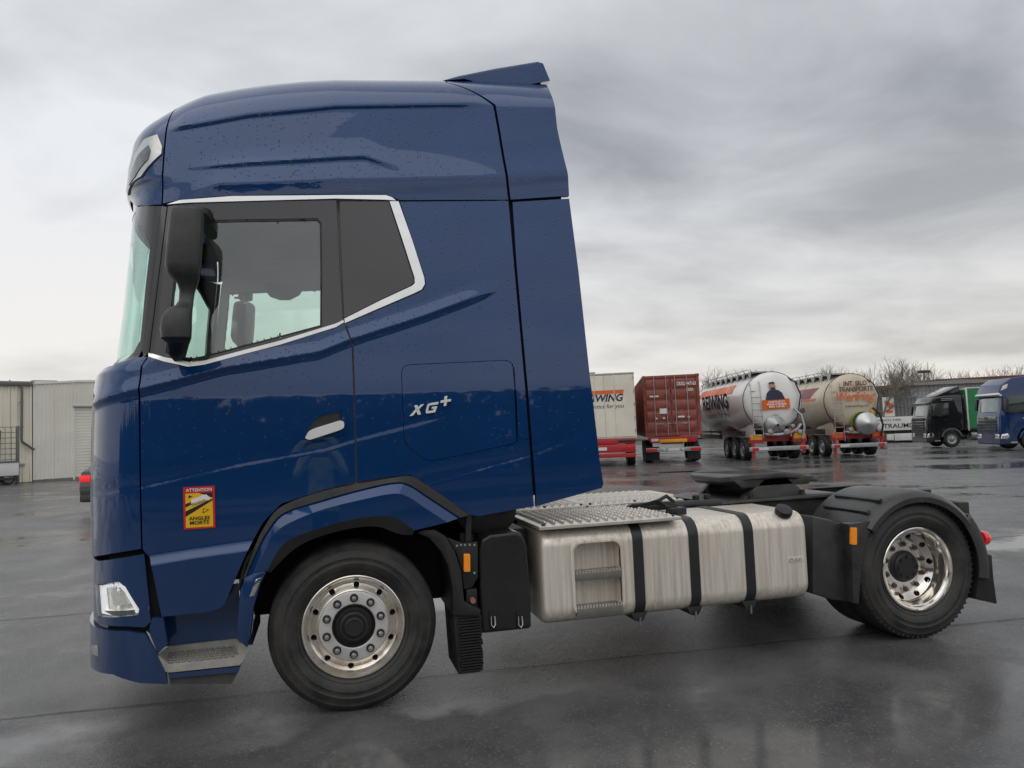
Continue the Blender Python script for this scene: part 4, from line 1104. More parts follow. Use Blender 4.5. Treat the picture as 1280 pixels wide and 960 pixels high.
for i in range(5):
    a = atY(615, 700+i*5.5, 0.058); b = atY(646, 698+i*5.5, 0.058)
    for k in range(7):
        x = a[0]+(b[0]-a[0])*(k+.1)/7; w_ = (b[0]-a[0])/7*random.choice((.5, .75, .8))
        box('moulded_mark', x, x+w_, 0.0585, 0.064, a[2]-.005, a[2]+.005, URE, ur)
# air intake dome above it
prism('air_duct', [(p[0], p[2]) for p in [atY(x, y, 0.25) for x, y in [(560, 640), (648, 632), (644, 652), (634, 664), (610, 669), (585, 668)]]], 'y', 0.25, 0.9, BLACKP, TRUCK, 0.03)
box('tool_box', 0.70, 1.16, 0.30, 0.80, 0.50, 0.98, FRAMEM, TRUCK, 0.03)

# fuel tank: rounded box along X
def tank_mat():
    m = mat('brushed_tank', (0.86, 0.81, 0.72), 0.34, metal=0.35, color2=(0.58, 0.50, 0.40), nscale=1.0, nstretch=(42, 42, 1.6), rvar=0.10)
    nt = m.node_tree; N = nt.nodes.new; L = nt.links.new; b = nt.nodes['Principled BSDF']
    tc = N('ShaderNodeTexCoord'); mp = N('ShaderNodeMapping'); mp.inputs['Scale'].default_value = (150, 150, 2.5)
    L(tc.outputs['Object'], mp.inputs[0]); n = N('ShaderNodeTexNoise'); n.inputs['Scale'].default_value = 1; n.inputs['Detail'].default_value = 5
    L(mp.outputs[0], n.inputs[0]); bp = N('ShaderNodeBump'); bp.inputs['Strength'].default_value = 0.25; bp.inputs['Distance'].default_value = 0.004
    L(n.outputs[0], bp.inputs['Height']); L(bp.outputs[0], b.inputs['Normal'])
    return m
TANKM = tank_mat()
TX0, TX1, TY0, TY1, TZ0, TZ1 = 1.19, 3.135, 0.03, 0.78, 0.375, 0.985
tk_bm = bmesh.new()
prof = rrect(TY0, TY1, TZ0, TZ1, 0.115, 9)
def ring(x, d):
    q = rrect(TY0+d, TY1-d, TZ0+d, TZ1-d, max(0.115-d*0.5, 0.03), 9); return [tk_bm.verts.new((x, p[0], p[1])) for p in q]
cuts = [(TX0, 0.040), (TX0+0.004, 0.022), (TX0+0.014, 0.009), (TX0+0.035, 0.0)]
xs = cuts+[(TX0+0.035+(TX1-TX0-0.07)*i/60, 0.0) for i in range(1, 60)]+[(TX1-(x-TX0), d) for x, d in cuts[::-1]]
RR_ = [ring(x, d) for x, d in xs]
for A, B in zip(RR_[:-1], RR_[1:]):
    for i in range(len(A)): tk_bm.faces.new((A[i], A[(i+1) % len(A)], B[(i+1) % len(A)], B[i]))
tk_bm.faces.new(RR_[0][::-1]); tk_bm.faces.new(RR_[-1])
tank = frombm('fuel_tank', tk_bm, TANKM, TRUCK, 50)
ra = atY(714, 673, TY0); rb = atY(779, 769, TY0)
rx0, rx1, rz0, rz1 = ra[0]-0.01, rb[0]+0.02, 0.425, 0.905
bm = bmesh.new(); prism_bm(bm, rrect(rx0+0.02, rx1-0.02, rz0+0.015, rz1-0.02, 0.055), 'y', TY0-0.1, TY0+0.11)
cut = frombm('cutter', bm, None, None, None)
tl = Vector(tank.location); tank.location = (0, 0, 0)
boolean(tank, [cut]); shade(tank.data, 40)
bm = bmesh.new(); prism_bm(bm, rrect(rx0, rx1, rz0, rz1, 0.07), 'y', TY0-0.012, TY0+0.02); bevel(bm, 0.008, 3)
lip = frombm('recess_lip', bm, TANKM, tank, 40)
bm = bmesh.new(); prism_bm(bm, rrect(rx0+0.02, rx1-0.02, rz0+0.015, rz1-0.02, 0.055), 'y', TY0-0.1, TY0+0.11)
boolean(lip, [frombm('cutter', bm, None, None, None)]); shade(lip.data, 40)
STEPA = mat('step_alloy', (0.33, 0.31, 0.28), 0.42, metal=0.8, noise=0.3, nscale=20, rvar=0.1)
for y in (718, 762):
    c = atY(745, y, TY0)
    st = box('tank_step', rx0+0.022, rx1-0.022, TY0-0.016, TY0+0.10, c[2]-0.030, c[2]+0.022, STEPA, tank, 0.004)
    nT = 15
    for k in range(nT):
        x = rx0+0.035+(rx1-rx0-0.07)*k/(nT-1)
        b2 = bmesh.new(); bbox(b2, x-0.006, x+0.006, TY0-0.016, TY0-0.008, c[2]+0.018, c[2]+0.034); frombm('tread_tooth', b2, ALU, st)
STRAP = mat('strap_steel', (0.035, 0.036, 0.038), 0.4, metal=0.3, noise=0.3, nscale=12, rvar=0.1)
for px, py in ((799, 720), (869, 720), (938, 715)):
    X = atY(px, py, TY0)[0]; w_ = 0.036; d = 0.007
    bm = bmesh.new(); pts = rrect(TY0-d, TY1+d, TZ0-d, TZ1+d, 0.12, 9); pin = rrect(TY0-0.001, TY1, TZ0-0.001, TZ1+0.001, 0.115, 9); n = len(pts)
    V = [[bm.verts.new((x, p[0], p[1])) for p in q] for x, q in ((X-w_, pin), (X-w_, pts), (X+w_, pts), (X+w_, pin))]
    for a, b in zip(V[:-1], V[1:]):
        for i in range(n): bm.faces.new((a[i], a[(i+1) % n], b[(i+1) % n], b[i]))
    bevel(bm, 0.002, 1, 60)
    sp_ = frombm('tank_strap', bm, STRAP, tank, 40)
    prism('strap_bracket', [(X-0.06, 0.40), (X+0.06, 0.40), (X+0.03, 0.345), (X+0.012, 0.335), (X-0.03, 0.345)], 'y', 0.06, 0.30, FRAMEM, sp_, 0.004)
    cyl('strap_bolt', (X, 0.05, 0.37), (X, 0.05, 0.315), 0.008, STEEL, sp_, 6)
# filler cap
cp = atY(976, 655, 0.12)
capd = Vector((0, -0.55, 0.84)); base_ = Vector((cp[0], 0.105, 0.945))
neck = cyl('filler_neck', base_-capd*0.04, base_+capd*0.03, 0.050, TANKM, tank, 24)
cap = cyl('filler_cap', base_+capd*0.028, base_+capd*0.075, 0.060, mat('cap_black', (0.014, 0.014, 0.014), 0.38, noise=0.2), tank, 28, bev=0.012)
tube('cap_ring', [base_+capd*0.012+(Vector((math.cos(a)*0.058, 0, 0))+Vector((0, 0.84, 0.55))*math.sin(a)*0.058) for a in [2*PI*k/24 for k in range(24)]], 0.005, STEEL, neck, 6, True)
box('tank_plate', cp[0]-0.02, cp[0]+0.10, TY0-0.002, TY0+0.01, 0.635, 0.675, TANKM, tank, 0.002)
text('embossed_mark', 'DAF', 0.034, frame((cp[0]-0.012, TY0-0.0025, 0.644), (1, 0, 0), (0, 0, 1)), ALU, tank, bold=0.02, width=0.095, extrude=0.002)
# level sender on top
sd = atZ(866, 642, TZ1+0.01)
sx_, sy_ = 2.30, 0.36
box('level_sender', sx_-0.06, sx_+0.06, sy_-0.05, sy_+0.05, TZ1, TZ1+0.05, BLACKP, tank, 0.008)
for k in range(4):
    tube('fuel_hose', [(sx_-0.05+k*.02, sy_, TZ1+0.05), (sx_-0.1, sy_+0.08+k*.02, TZ1+0.10-k*.01), (sx_-0.18-k*.03, sy_+0.25, TZ1+0.05), (sx_-0.2, sy_+0.45, TZ1-0.05)], 0.009, RUBBER, tank, 6)

# catwalk plates over tank and frame, each with its tread ribs
PLATE = mat('tread_plate', (0.74, 0.71, 0.66), 0.36, metal=0.55, color2=(0.52, 0.46, 0.40), nscale=9, rvar=0.12)
def catwalk(x0, x1, y0, y1, z, nr):
    pl = box('catwalk_plate', x0, x1, y0, y1, z-0.022, z, PLATE, TRUCK, 0.003, 1)
    first = None
    for k in range(nr):
        x = x0+0.04+(x1-x0-0.08)*(k+0.5)/nr
        if first is None:
            b2 = bmesh.new(); h = (y1-y0)/2-0.03
            vs = [(-0.020, -h, 0), (0.020, -h, 0), (0.010, -h+0.008, 0.014), (-0.010, -h+0.008, 0.014), (-0.020, h, 0), (0.020, h, 0), (0.010, h-0.008, 0.014), (-0.010, h-0.008, 0.014)]
            v = [b2.verts.new(q) for q in vs]
            for f in ((0, 1, 2, 3), (7, 6, 5, 4), (0, 4, 5, 1), (1, 5, 6, 2), (2, 6, 7, 3), (3, 7, 4, 0)): b2.faces.new([v[i] for i in f])
            n = int((y1-y0)/0.06)
            for j in range(n):
                yy = -h+0.03+(2*h-0.06)*j/(n-1); cyl_bm(b2, (0, yy, 0.012), (0, yy, 0.020), 0.012, 0.008, 6)
            first = frombm('tread_rib', b2, PLATE, pl, 30); o = first
        else:
            o = bpy.data.objects.new('tread_rib', first.data); COL.objects.link(o); o.parent = pl
        o.location = (x, (y0+y1)/2, z)
    for fx in (0.04, 0.5, 0.96):
        for fy in (0.06, 0.94):
            x = x0+(x1-x0)*fx; y = y0+(y1-y0)*fy
            cyl('fixing_bolt', (x, y, z-.002), (x, y, z+.012), 0.011, FRAMEM, pl, 8)
    return pl
catwalk(1.17, 2.16, -0.005, 0.83, 1.015, 15)
catwalk(1.15, 1.80, 0.87, 1.72, 1.035, 10)
catwalk(1.815, 2.62, 0.87, 1.72, 1.035, 12)
box('catwalk_stay', 1.2, 2.12, 0.05, 0.09, 0.985, 0.993, FRAMEM, TRUCK)
cyl('air_pipe', (2.15, 0.80, 1.00), (2.9, 0.80, 0.99), 0.035, BLACKP, TRUCK, 12)
tube('air_cable', [(2.05, 0.62, 1.03), (2.2, 0.5, 1.06), (2.32, 0.55, 1.10), (2.42, 0.66, 1.05), (2.5, 0.78, 1.0)], 0.014, RUBBER, TRUCK, 8)
tube('air_cable', [(2.1, 0.70, 1.0), (2.25, 0.62, 1.05), (2.40, 0.6, 1.03), (2.55, 0.74, 0.99)], 0.012, RUBBER, TRUCK, 8)
# fifth wheel
FW = mat('coupling_steel', (0.055, 0.054, 0.053), 0.42, metal=0.35, color2=(0.11, 0.105, 0.10), nscale=5, rvar=0.12, bump=0.1, bscale=40)
fz = 1.205
plan = [(2.86, 1.02), (2.90, 0.90), (3.05, 0.82), (3.35, 0.80), (3.52, 0.86), (3.74, 0.94), (3.76, 1.04), (3.50, 1.20), (3.42, 1.22), (3.38, 1.25), (3.42, 1.28), (3.50, 1.30), (3.76, 1.46), (3.74, 1.56), (3.52, 1.64), (3.35, 1.70), (3.05, 1.68), (2.90, 1.60), (2.86, 1.48)]
bm = bmesh.new(); prism_bm(bm, plan, 'z', fz-0.045, fz); bevel(bm, 0.008, 2, 40)
fw = frombm('fifth_wheel', bm, FW, TRUCK, 35)
prism('coupling_web', [(2.90, fz-0.046), (3.66, fz-0.046), (3.60, fz-0.115), (2.98, fz-0.115)], 'y', 0.86, 1.64, FW, fw, 0.01)
for y in (0.86, 1.56):
    prism('bearing_bracket', [(2.98, 1.0), (3.58, 1.0), (3.40, fz-0.05), (3.18, fz-0.05)], 'y', y, y+0.09, FW, fw, 0.01)
    for x in (3.04, 3.52): cyl('bracket_bolt', (x, y-0.02, 1.0), (x, y-0.02, 1.05), 0.02, FRAMEM, fw, 6)
prism('mounting_plate', [(2.75, 0.978), (3.95, 0.978), (3.88, 1.0), (2.85, 1.0)], 'y', 0.80, 1.70, FW, fw, 0.004)
for x in (2.72, 2.82):
    cyl('coupling_knob', (x, 0.86, 0.98), (x, 0.86, 1.06), 0.028, RUBBER, TRUCK, 12, bev=0.006)
tube('release_handle', [(3.35, 1.76, fz-0.03), (3.1, 2.0, fz-0.03), (2.93, 2.05, fz-0.03)], 0.012, FW, fw, 8)
tube('release_handle', [(2.93+0.07*math.cos(a)-0.07, 2.05+0.04*math.sin(a), fz-0.03) for a in [2*PI*k/16 for k in range(16)]], 0.009, FW, fw, 6, True)
for v in fw.data.vertices:                    # ramps: the tail fingers and the nose dip
    if v.co.x > 3.42: v.co.z -= (v.co.x-3.42)*0.20
    if v.co.x < 2.98: v.co.z -= (2.98-v.co.x)*0.25
fw.location.x += 0.16
tube('side_rail_cover', [(3.0, 0.83, 0.985), (3.6, 0.83, 0.99), (4.2, 0.83, 0.985)], 0.02, FRAMEM, TRUCK, 8)

# rear mudguard: arc over the tyre plus front apron
FEND = mat('mudguard_plastic', (0.026, 0.027, 0.028), 0.34, color2=(0.05, 0.049, 0.047), nscale=6, rvar=0.12, bump=0.12, bscale=90)
def arcfender(name, xc, zc, r, a0, a1, y0, y1, lipd, par, n=28, top_flat=0.0):
    vs = []; fs = []
    # cross-section: hanging outer lip, rounded shoulder, crown, inner edge
    sec = [(y0, -lipd), (y0-0.004, -lipd*0.5), (y0+0.006, -0.022), (y0+0.035, 0.0), (y0+0.12, 0.012), ((y0+y1)/2, 0.016), (y1-0.03, 0.008), (y1, -0.012), (y1-0.004, -0.02), ((y0+y1)/2, 0.006), (y0+0.04, -0.012), (y0+0.012, -lipd)]
    m = len(sec)
    for i in range(n+1):
        a = rad(a0+(a1-a0)*i/n); c, s = math.cos(a), math.sin(a)
        for y, d in sec: vs.append((xc+(r+d)*c, y, zc+(r+d)*s*(1-0.0)))
    for i in range(n):
        for k in range(m): fs.append((i*m+k, i*m+(k+1) % m, (i+1)*m+(k+1) % m, (i+1)*m+k))
    fs.append(tuple(range(m))[::-1]); fs.append(tuple(n*m+k for k in range(m)))
    return mesh(name, vs, fs, FEND, par, 30)
guard = arcfender('rear_mudguard', WB, 0.49, 0.575, 36, 142, -0.005, 0.66, 0.075, TRUCK)
arcfender('rear_mudguard', WB, 0.49, 0.575, 36, 142, 1.84, 2.505, 0.075, TRUCK)
# rear down piece
seg_r = arcfender('guard_tail', WB, 0.49, 0.615, -10, 38, 0.004, 0.66, 0.115, guard)
tail = solid('tail_flap', [(1222, 690), (1240, 694), (1242, 722), (1246.5, 755), (1219, 749), (1224, 720)], 0.05, 0.60, RUBBER, guard, 0.006)
p = atY(1236, 673, 0.06)
lathe('tail_lamp', [(0.0, 0.055), (0.035, 0.050), (0.050, 0.032), (0.055, 0.010), (0.055, -0.02)], mat('red_lens', (0.62, 0.006, 0.012), 0.15, coat=0.8, noise=0.3, nscale=60, emit=(1.0, 0.02, 0.03), estr=0.1), guard, 24, (p[0]-0.03, 0.09, p[2]), axis='x')
# front apron of the mudguard with ribs and lamp
ap = [atY(x, y, 0.05) for x, y in [(1010, 652), (1062, 656), (1096, 650), (1083, 672), (1075, 700), (1071, 754), (1045, 752), (1014, 742)]]
apron = solid('guard_apron', [(1016, 645), (1062, 655), (1064, 664), (1066, 700), (1068, 753), (1040, 750), (1016, 742)], 0.10, 0.64, FEND, guard, 0.02, Yp=0.10)
solid('guard_apron_lip', [(1061, 655), (1099, 650), (1086, 668), (1078, 700), (1074, 756), (1067, 754), (1065, 690)], 0.012, 0.11, FEND, guard, 0.01)
bm = bmesh.new()
a = [atY(x, y, Y) for x, y, Y in [(1008, 637, .62), (1016, 647, .10), (1062, 656, .08), (1098, 651, .03), (1060, 628, .62)]]
for px, pyt, pyb in ((1022, 0, 0),): pass
for k in range(0):
    x = atY(1018+k*5.2, 700, 0.095)[0]; zt = 0.84-0.012*k*0.3; zbot = 0.40-0.008*k
    box('apron_rib', x-0.004, x+0.004, 0.092, 0.102, zbot, zt, FEND, guard, 0.002, 1)
bm.free()
for ang in (118, 131):
    aa = rad(ang); c, s = math.cos(aa), math.sin(aa); r = 0.583
    tube('guard_clamp', [(WB+(r+0.012)*c, y, 0.49+(r+0.012)*s) for y in (0.05, 0.2, 0.4, 0.55)], 0.016, FEND, guard, 6)
solid('marker_lamp', rrect(1064.5, 1071.5, 659.5, 681, 1.2), -0.004, 0.02, ORA, guard, 0.003)
box('rear_cross_beam', 4.85, 4.95, 0.45, 2.05, 0.72, 0.9, FRAMEM, TRUCK, 0.01)
# far-side tank
bm = bmesh.new(); prism_bm(bm, rrect(1.75, 2.47, 0.38, 0.98, 0.11), 'x', 1.25, 3.0); frombm('fuel_tank', bm, TANKM, TRUCK, 40)
ABS = False

# ------------------------------------------------------------------ parked vehicles on the far side of the yard
ABS = False
HEAD = rad(69)                       # trailers stand tail to the camera, local +x away along their length, +y to their left
def dirt(name, c, rough=0.45, metal=0.0, **kw):
    return mat(name, c, rough, metal, noise=0.18, nscale=1.3, nstretch=(1, 1, 0.5), rvar=0.1, **kw)
WHITE = dirt('trailer_white', (0.76, 0.71, 0.60)); RBOX = mat('container_red', (0.27, 0.062, 0.045), 0.55, color2=(0.17, 0.04, 0.03), nscale=3, rvar=0.1)
TRED = dirt('trailer_red', (0.42, 0.025, 0.03), 0.35); TBLK = dirt('trailer_black', (0.02, 0.02, 0.021), 0.5)
GALV = mat('galvanised', (0.42, 0.43, 0.44), 0.4, metal=0.7, noise=0.3, nscale=6, rvar=0.1)
ORNG = dirt('livery_orange', (0.75, 0.14, 0.02)); NAVY = dirt('livery_navy', (0.02, 0.025, 0.06)); LRED = mat('lamp_red', (0.50, 0.01, 0.012), 0.25, noise=0.2, emit=(1, .02, .02), estr=0.04)
YELR = dirt('reflector_yellow', (0.75, 0.38, 0.01)); PLT = dirt('plate_white', (0.7, 0.7, 0.68)); AMB = dirt('lamp_amber', (0.75, 0.25, 0.01))
_wh = {}
def far_wheel(par, x, y, r=0.5, w=0.34, rim=None, steer=0.0):
    """wheel of a parked vehicle: tyre and rim, axle along local y; outer face towards the sign of y"""
    rim = rim or GALV
    k = (round(r, 3), rim.name)
    if k not in _wh:
        t = lathe('tyre', [(r*.6, .03), (r*.66, .01), (r*.88, 0.0), (r*.97, .02), (r, .05), (r, w-.05), (r*.97, w-.02), (r*.88, w), (r*.6, w-.03)], RUBBER, None, 32, smooth=40)
        m = lathe('rim', [(r*.6, .06), (r*.62, .02), (r*.58, .02), (r*.52, .06), (r*.40, .085), (r*.30, .075), (r*.27, .05), (r*.15, .03), (0.0, .03)], rim, None, 28, smooth=30)
        _wh[k] = (t.data, m.data)
        bpy.data.objects.remove(t); bpy.data.objects.remove(m)
    e = bpy.data.objects.new('wheel', None); COL.objects.link(e); e.parent = par; e.location = (x, y, r); e.empty_display_size = .1
    e.scale = (1, -1 if y > 0 else 1, 1); e.rotation_euler = (0, 0, steer)
    for nm, d in zip(('tyre', 'rim'), _wh[k]):
        o = bpy.data.objects.new(nm, d); COL.objects.link(o); o.parent = e
    return e
def rear_frame(o, y):                   # text frame on a tail: letters run to the viewer's right (local -y)
    return frame(o, (0, -1, 0), (0, 0, 1))
def lamp_row(par, z, ys, w=0.28, h=0.10, x=-0.06):
    for y in ys: box('tail_lamp', x-0.03, x, y-w/2, y+w/2, z-h/2, z+h/2, LRED, par, 0.01)

def box_trailer():
    c = gpt(798, 583); dr = Vector((math.cos(HEAD), math.sin(HEAD), 0)); lf = Vector((-math.sin(HEAD), math.cos(HEAD), 0))
    b = c+lf*1.275
    t = thing('box_trailer', 'cream white box body trailer with orange stripe standing beside the red container', 'trailer', (b.x, b.y, c.z), HEAD, 'trailers parked in a row')
    body = box('box_body', 0.0, 13.0, -1.275, 1.275, 1.20, 3.98, WHITE, t, 0.02, 1)
    for s in (-1, 1): box('rear_door', -0.03, 0.0, min(s*0.006, s*1.22), max(s*0.006, s*1.22), 1.27, 3.90, WHITE, t, 0.01, 1)
    for y in (-1.24, 1.24):
        for k in range(5): cyl('hinge', (-0.045, y, 1.45+k*.56), (-0.045, y, 1.57+k*.56), 0.02, GALV, t, 8)
    for y in (0.42, -0.42): cyl('lock_bar', (-0.045, y, 1.24), (-0.045, y, 3.94), 0.013, WHITE, t, 8)
    box('roof_fitting', 0.1, 0.5, 0.35, 0.75, 3.98, 4.07, GALV, t, 0.01); box('top_rail', -0.035, 0.1, -1.28, 1.28, 3.90, 3.985, GALV, t, 0.01)
    prism('stripe', [(-0.83, 3.26), (1.2, 3.26), (1.2, 3.10), (-0.80, 3.10)], 'x', -0.036, -0.0312, ORNG, t)
    text('lettering', 'REIWING', 0.42, rear_frame((-0.034, 0.98, 2.79), 0), NAVY, t, bold=0.03, shear=0.25, width=1.78, extrude=0.003)
    text('lettering', 'Logistics for you', 0.24, rear_frame((-0.034, 0.86, 2.50), 0), NAVY, t, shear=0.2, width=1.66, extrude=0.003)
    box('chassis', 0.1, 12.5, -0.5, 0.5, 0.85, 1.2, TRED, t, 0.01); box('rear_beam', -0.05, 0.12, -1.22, 1.22, 0.98, 1.19, TRED, t, 0.015)
    box('lamp_beam', -0.08, 0.06, -1.2, 1.2, 0.62, 0.96, TRED, t, 0.02); box('under_run_bar', -0.06, 0.06, -1.2, 1.2, 0.40, 0.58, TRED, t, 0.02)
    lamp_row(t, 0.80, (-0.95, -0.72), 0.16, 0.12, -0.081); box('number_plate', -0.09, -0.08, 0.0, 0.52, 0.72, 0.85, PLT, t)
    text('lettering', 'AB 487 CD', 0.1, rear_frame((-0.092, 0.49, 0.755), 0), NAVY, t, width=0.46, extrude=0.001) if False else None
    box('load_bar', -0.1, 0.0, -1.2, -0.5, 1.05, 1.14, TBLK, t, 0.01)
    for x in (1.6, 2.9, 4.2):
        for y in (-1.22, 1.22): far_wheel(t, x, y)
    return t
box_trailer()

def container_trailer():
    c = gpt(843, 578.5)
    t = thing('container_trailer', 'rust red shipping container on a red skeletal trailer', 'trailer', (c.x, c.y, c.z), HEAD, 'trailers parked in a row')
    W = 1.22; z0, z1 = 1.22, 4.0; L_ = 12.2
    core = box('container', 0.06, L_, -W+0.05, W-0.05, z0+0.03, z1-0.02, RBOX, t)
    # corrugated sides
    for s in (-1, 1):
        vs = []; fs = []; n = 176
        for i in range(n+1):
            x = 0.14+(L_-0.28)*i/n; d = (0.0, 0.0, 0.036, 0.036)[i % 4]
            vs += [(x, s*(W-0.04+d*s*s-0.0), z0+0.12), (x, s*(W-0.04+d), z1-0.10)]
            if i: fs.append((2*i-2, 2*i, 2*i+1, 2*i-1))
        mesh('corrugated_side', vs, fs, RBOX, t)
        for x in (0.0, L_-0.1): box('corner_post', x, x+0.14, s*W-0.07, s*W+0.07 if s < 0 else s*W+0.0, z0, z1, RBOX, t, 0.01, 1)
        box('bottom_rail', 0.14, L_-.14, s*W-0.04, s*W+0.02, z0, z0+0.14, RBOX, t); box('top_rail', 0.14, L_-.14, s*W-0.04, s*W+0.02, z1-0.10, z1, RBOX, t)
        for zc in (z0, z1-0.11): box('corner_casting', -0.012, 0.17, s*W-0.09, s*W+0.09 if s < 0 else s*W+0.012, zc-.006, zc+0.122, RBOX, t, 0.015, 1)
    box('door_header', -0.005, 0.06, -W+.07, W-.07, z1-0.13, z1-0.004, RBOX, t, 0.01); box('door_sill', -0.005, 0.06, -W+.07, W-.07, z0+.004, z0+0.15, RBOX, t, 0.01)
    for s in (-1, 1):
        y0, y1 = sorted((s*0.012, s*(W-0.08)))
        d = box('container_door', 0.02, 0.07, y0, y1, z0+0.16, z1-0.14, RBOX, t, 0.008, 1)
        for k in range(5):
            zb = z0+0.20+k*0.49
            bm = bmesh.new(); prism_bm(bm, [(0.02, zb), (-0.004, zb+0.05), (-0.004, zb+0.38), (0.02, zb+0.43)][::-1], 'y', 0, 1); bm.free()
            prism('door_panel', [(0.022, zb), (-0.008, zb+0.05), (-0.008, zb+0.38), (0.022, zb+0.43)], 'y', y0+0.06, y1-0.05, RBOX, d)
        for yy in (0.20, 0.74):
            cyl('lock_bar', (-0.045, s*yy, z0+0.03), (-0.045, s*yy, z1-0.03), 0.019, GALV, d, 8)
            for zz in (z0+.25, z0+1.0, z0+1.9, z1-.3): box('bar_guide', -0.06, 0.0, s*yy-0.05, s*yy+0.05, zz-.03, zz+.03, RBOX, d)
            box('door_lever', -0.06, -0.04, min(s*yy, s*(yy-.34)), max(s*yy, s*(yy-.34)), z0+0.55, z0+0.585, GALV, d)
        for k in range(4): box('hinge', -0.02, 0.03, s*W-.08, s*W+.02 if s < 0 else s*W+.01, z0+.3+k*.68, z0+.42+k*.68, RBOX, d)
    text('lettering', 'CRXU 947163', 0.22, rear_frame((-0.052, -0.28, z1-0.50), 0), WHT, t, bold=0.02, width=0.86, extrude=0.002)
    text('lettering', '22G1', 0.18, rear_frame((-0.052, -0.70, z1-0.76), 0), WHT, t, bold=0.02, width=0.30, extrude=0.002)
    box('data_plate', -0.055, -0.05, 0.22, 0.54, z0+1.02, z0+1.26, PLT, t)
    for y, zz, w in ((0.75, z1-.95, .40), (0.70, z0+.82, .1), (0.36, z0+.82, .1), (-0.42, z0+.86, .3), (-0.75, z0+.84, .1)): box('paint_mark', -0.03, -0.0095, y-w/2, y+w/2, zz-.035, zz+.035, PLT, t)
    box('chassis', 0.2, 12.2, -0.45, 0.45, 0.85, 1.2, TRED, t, 0.01); prism('rear_beam', [(-1.0, 0.92), (1.0, 0.92), (1.15, 1.2), (-1.15, 1.2)], 'x', 0.0, 0.2, TRED, t, 0.01)
    box('reflector_board', -0.012, 0.0, -0.62, 0.62, 0.93, 1.08, YELR, t, 0.004); box('number_plate', -0.012, 0.0, 0.66, 0.98, 1.0, 1.12, PLT, t)
    bump_ = box('under_run_bar', -0.10, 0.02, -1.24, 1.24, 0.52, 0.70, GALV, t, 0.015); lamp_row(t, 0.61, (-0.98, 0.98), 0.46, 0.13, -0.101)
    box('number_plate', -0.112, -0.10, -0.26, 0.26, 0.55, 0.67, PLT, t)
    for y in (-0.42, 0.42): cyl('reverse_lamp', (-0.12, y, 0.61), (-0.09, y, 0.61), 0.05, PLT, t, 12)
    for s in (-1, 1): box('mud_flap', 0.25, 0.28, min(s*.62, s*1.22), max(s*.62, s*1.22), 0.12, 0.75, RUBBER, t, 0.005)
    for x in (1.1, 2.4, 3.7):
        for y in (-1.22, 1.22): far_wheel(t, x, y)
    return t
container_trailer()

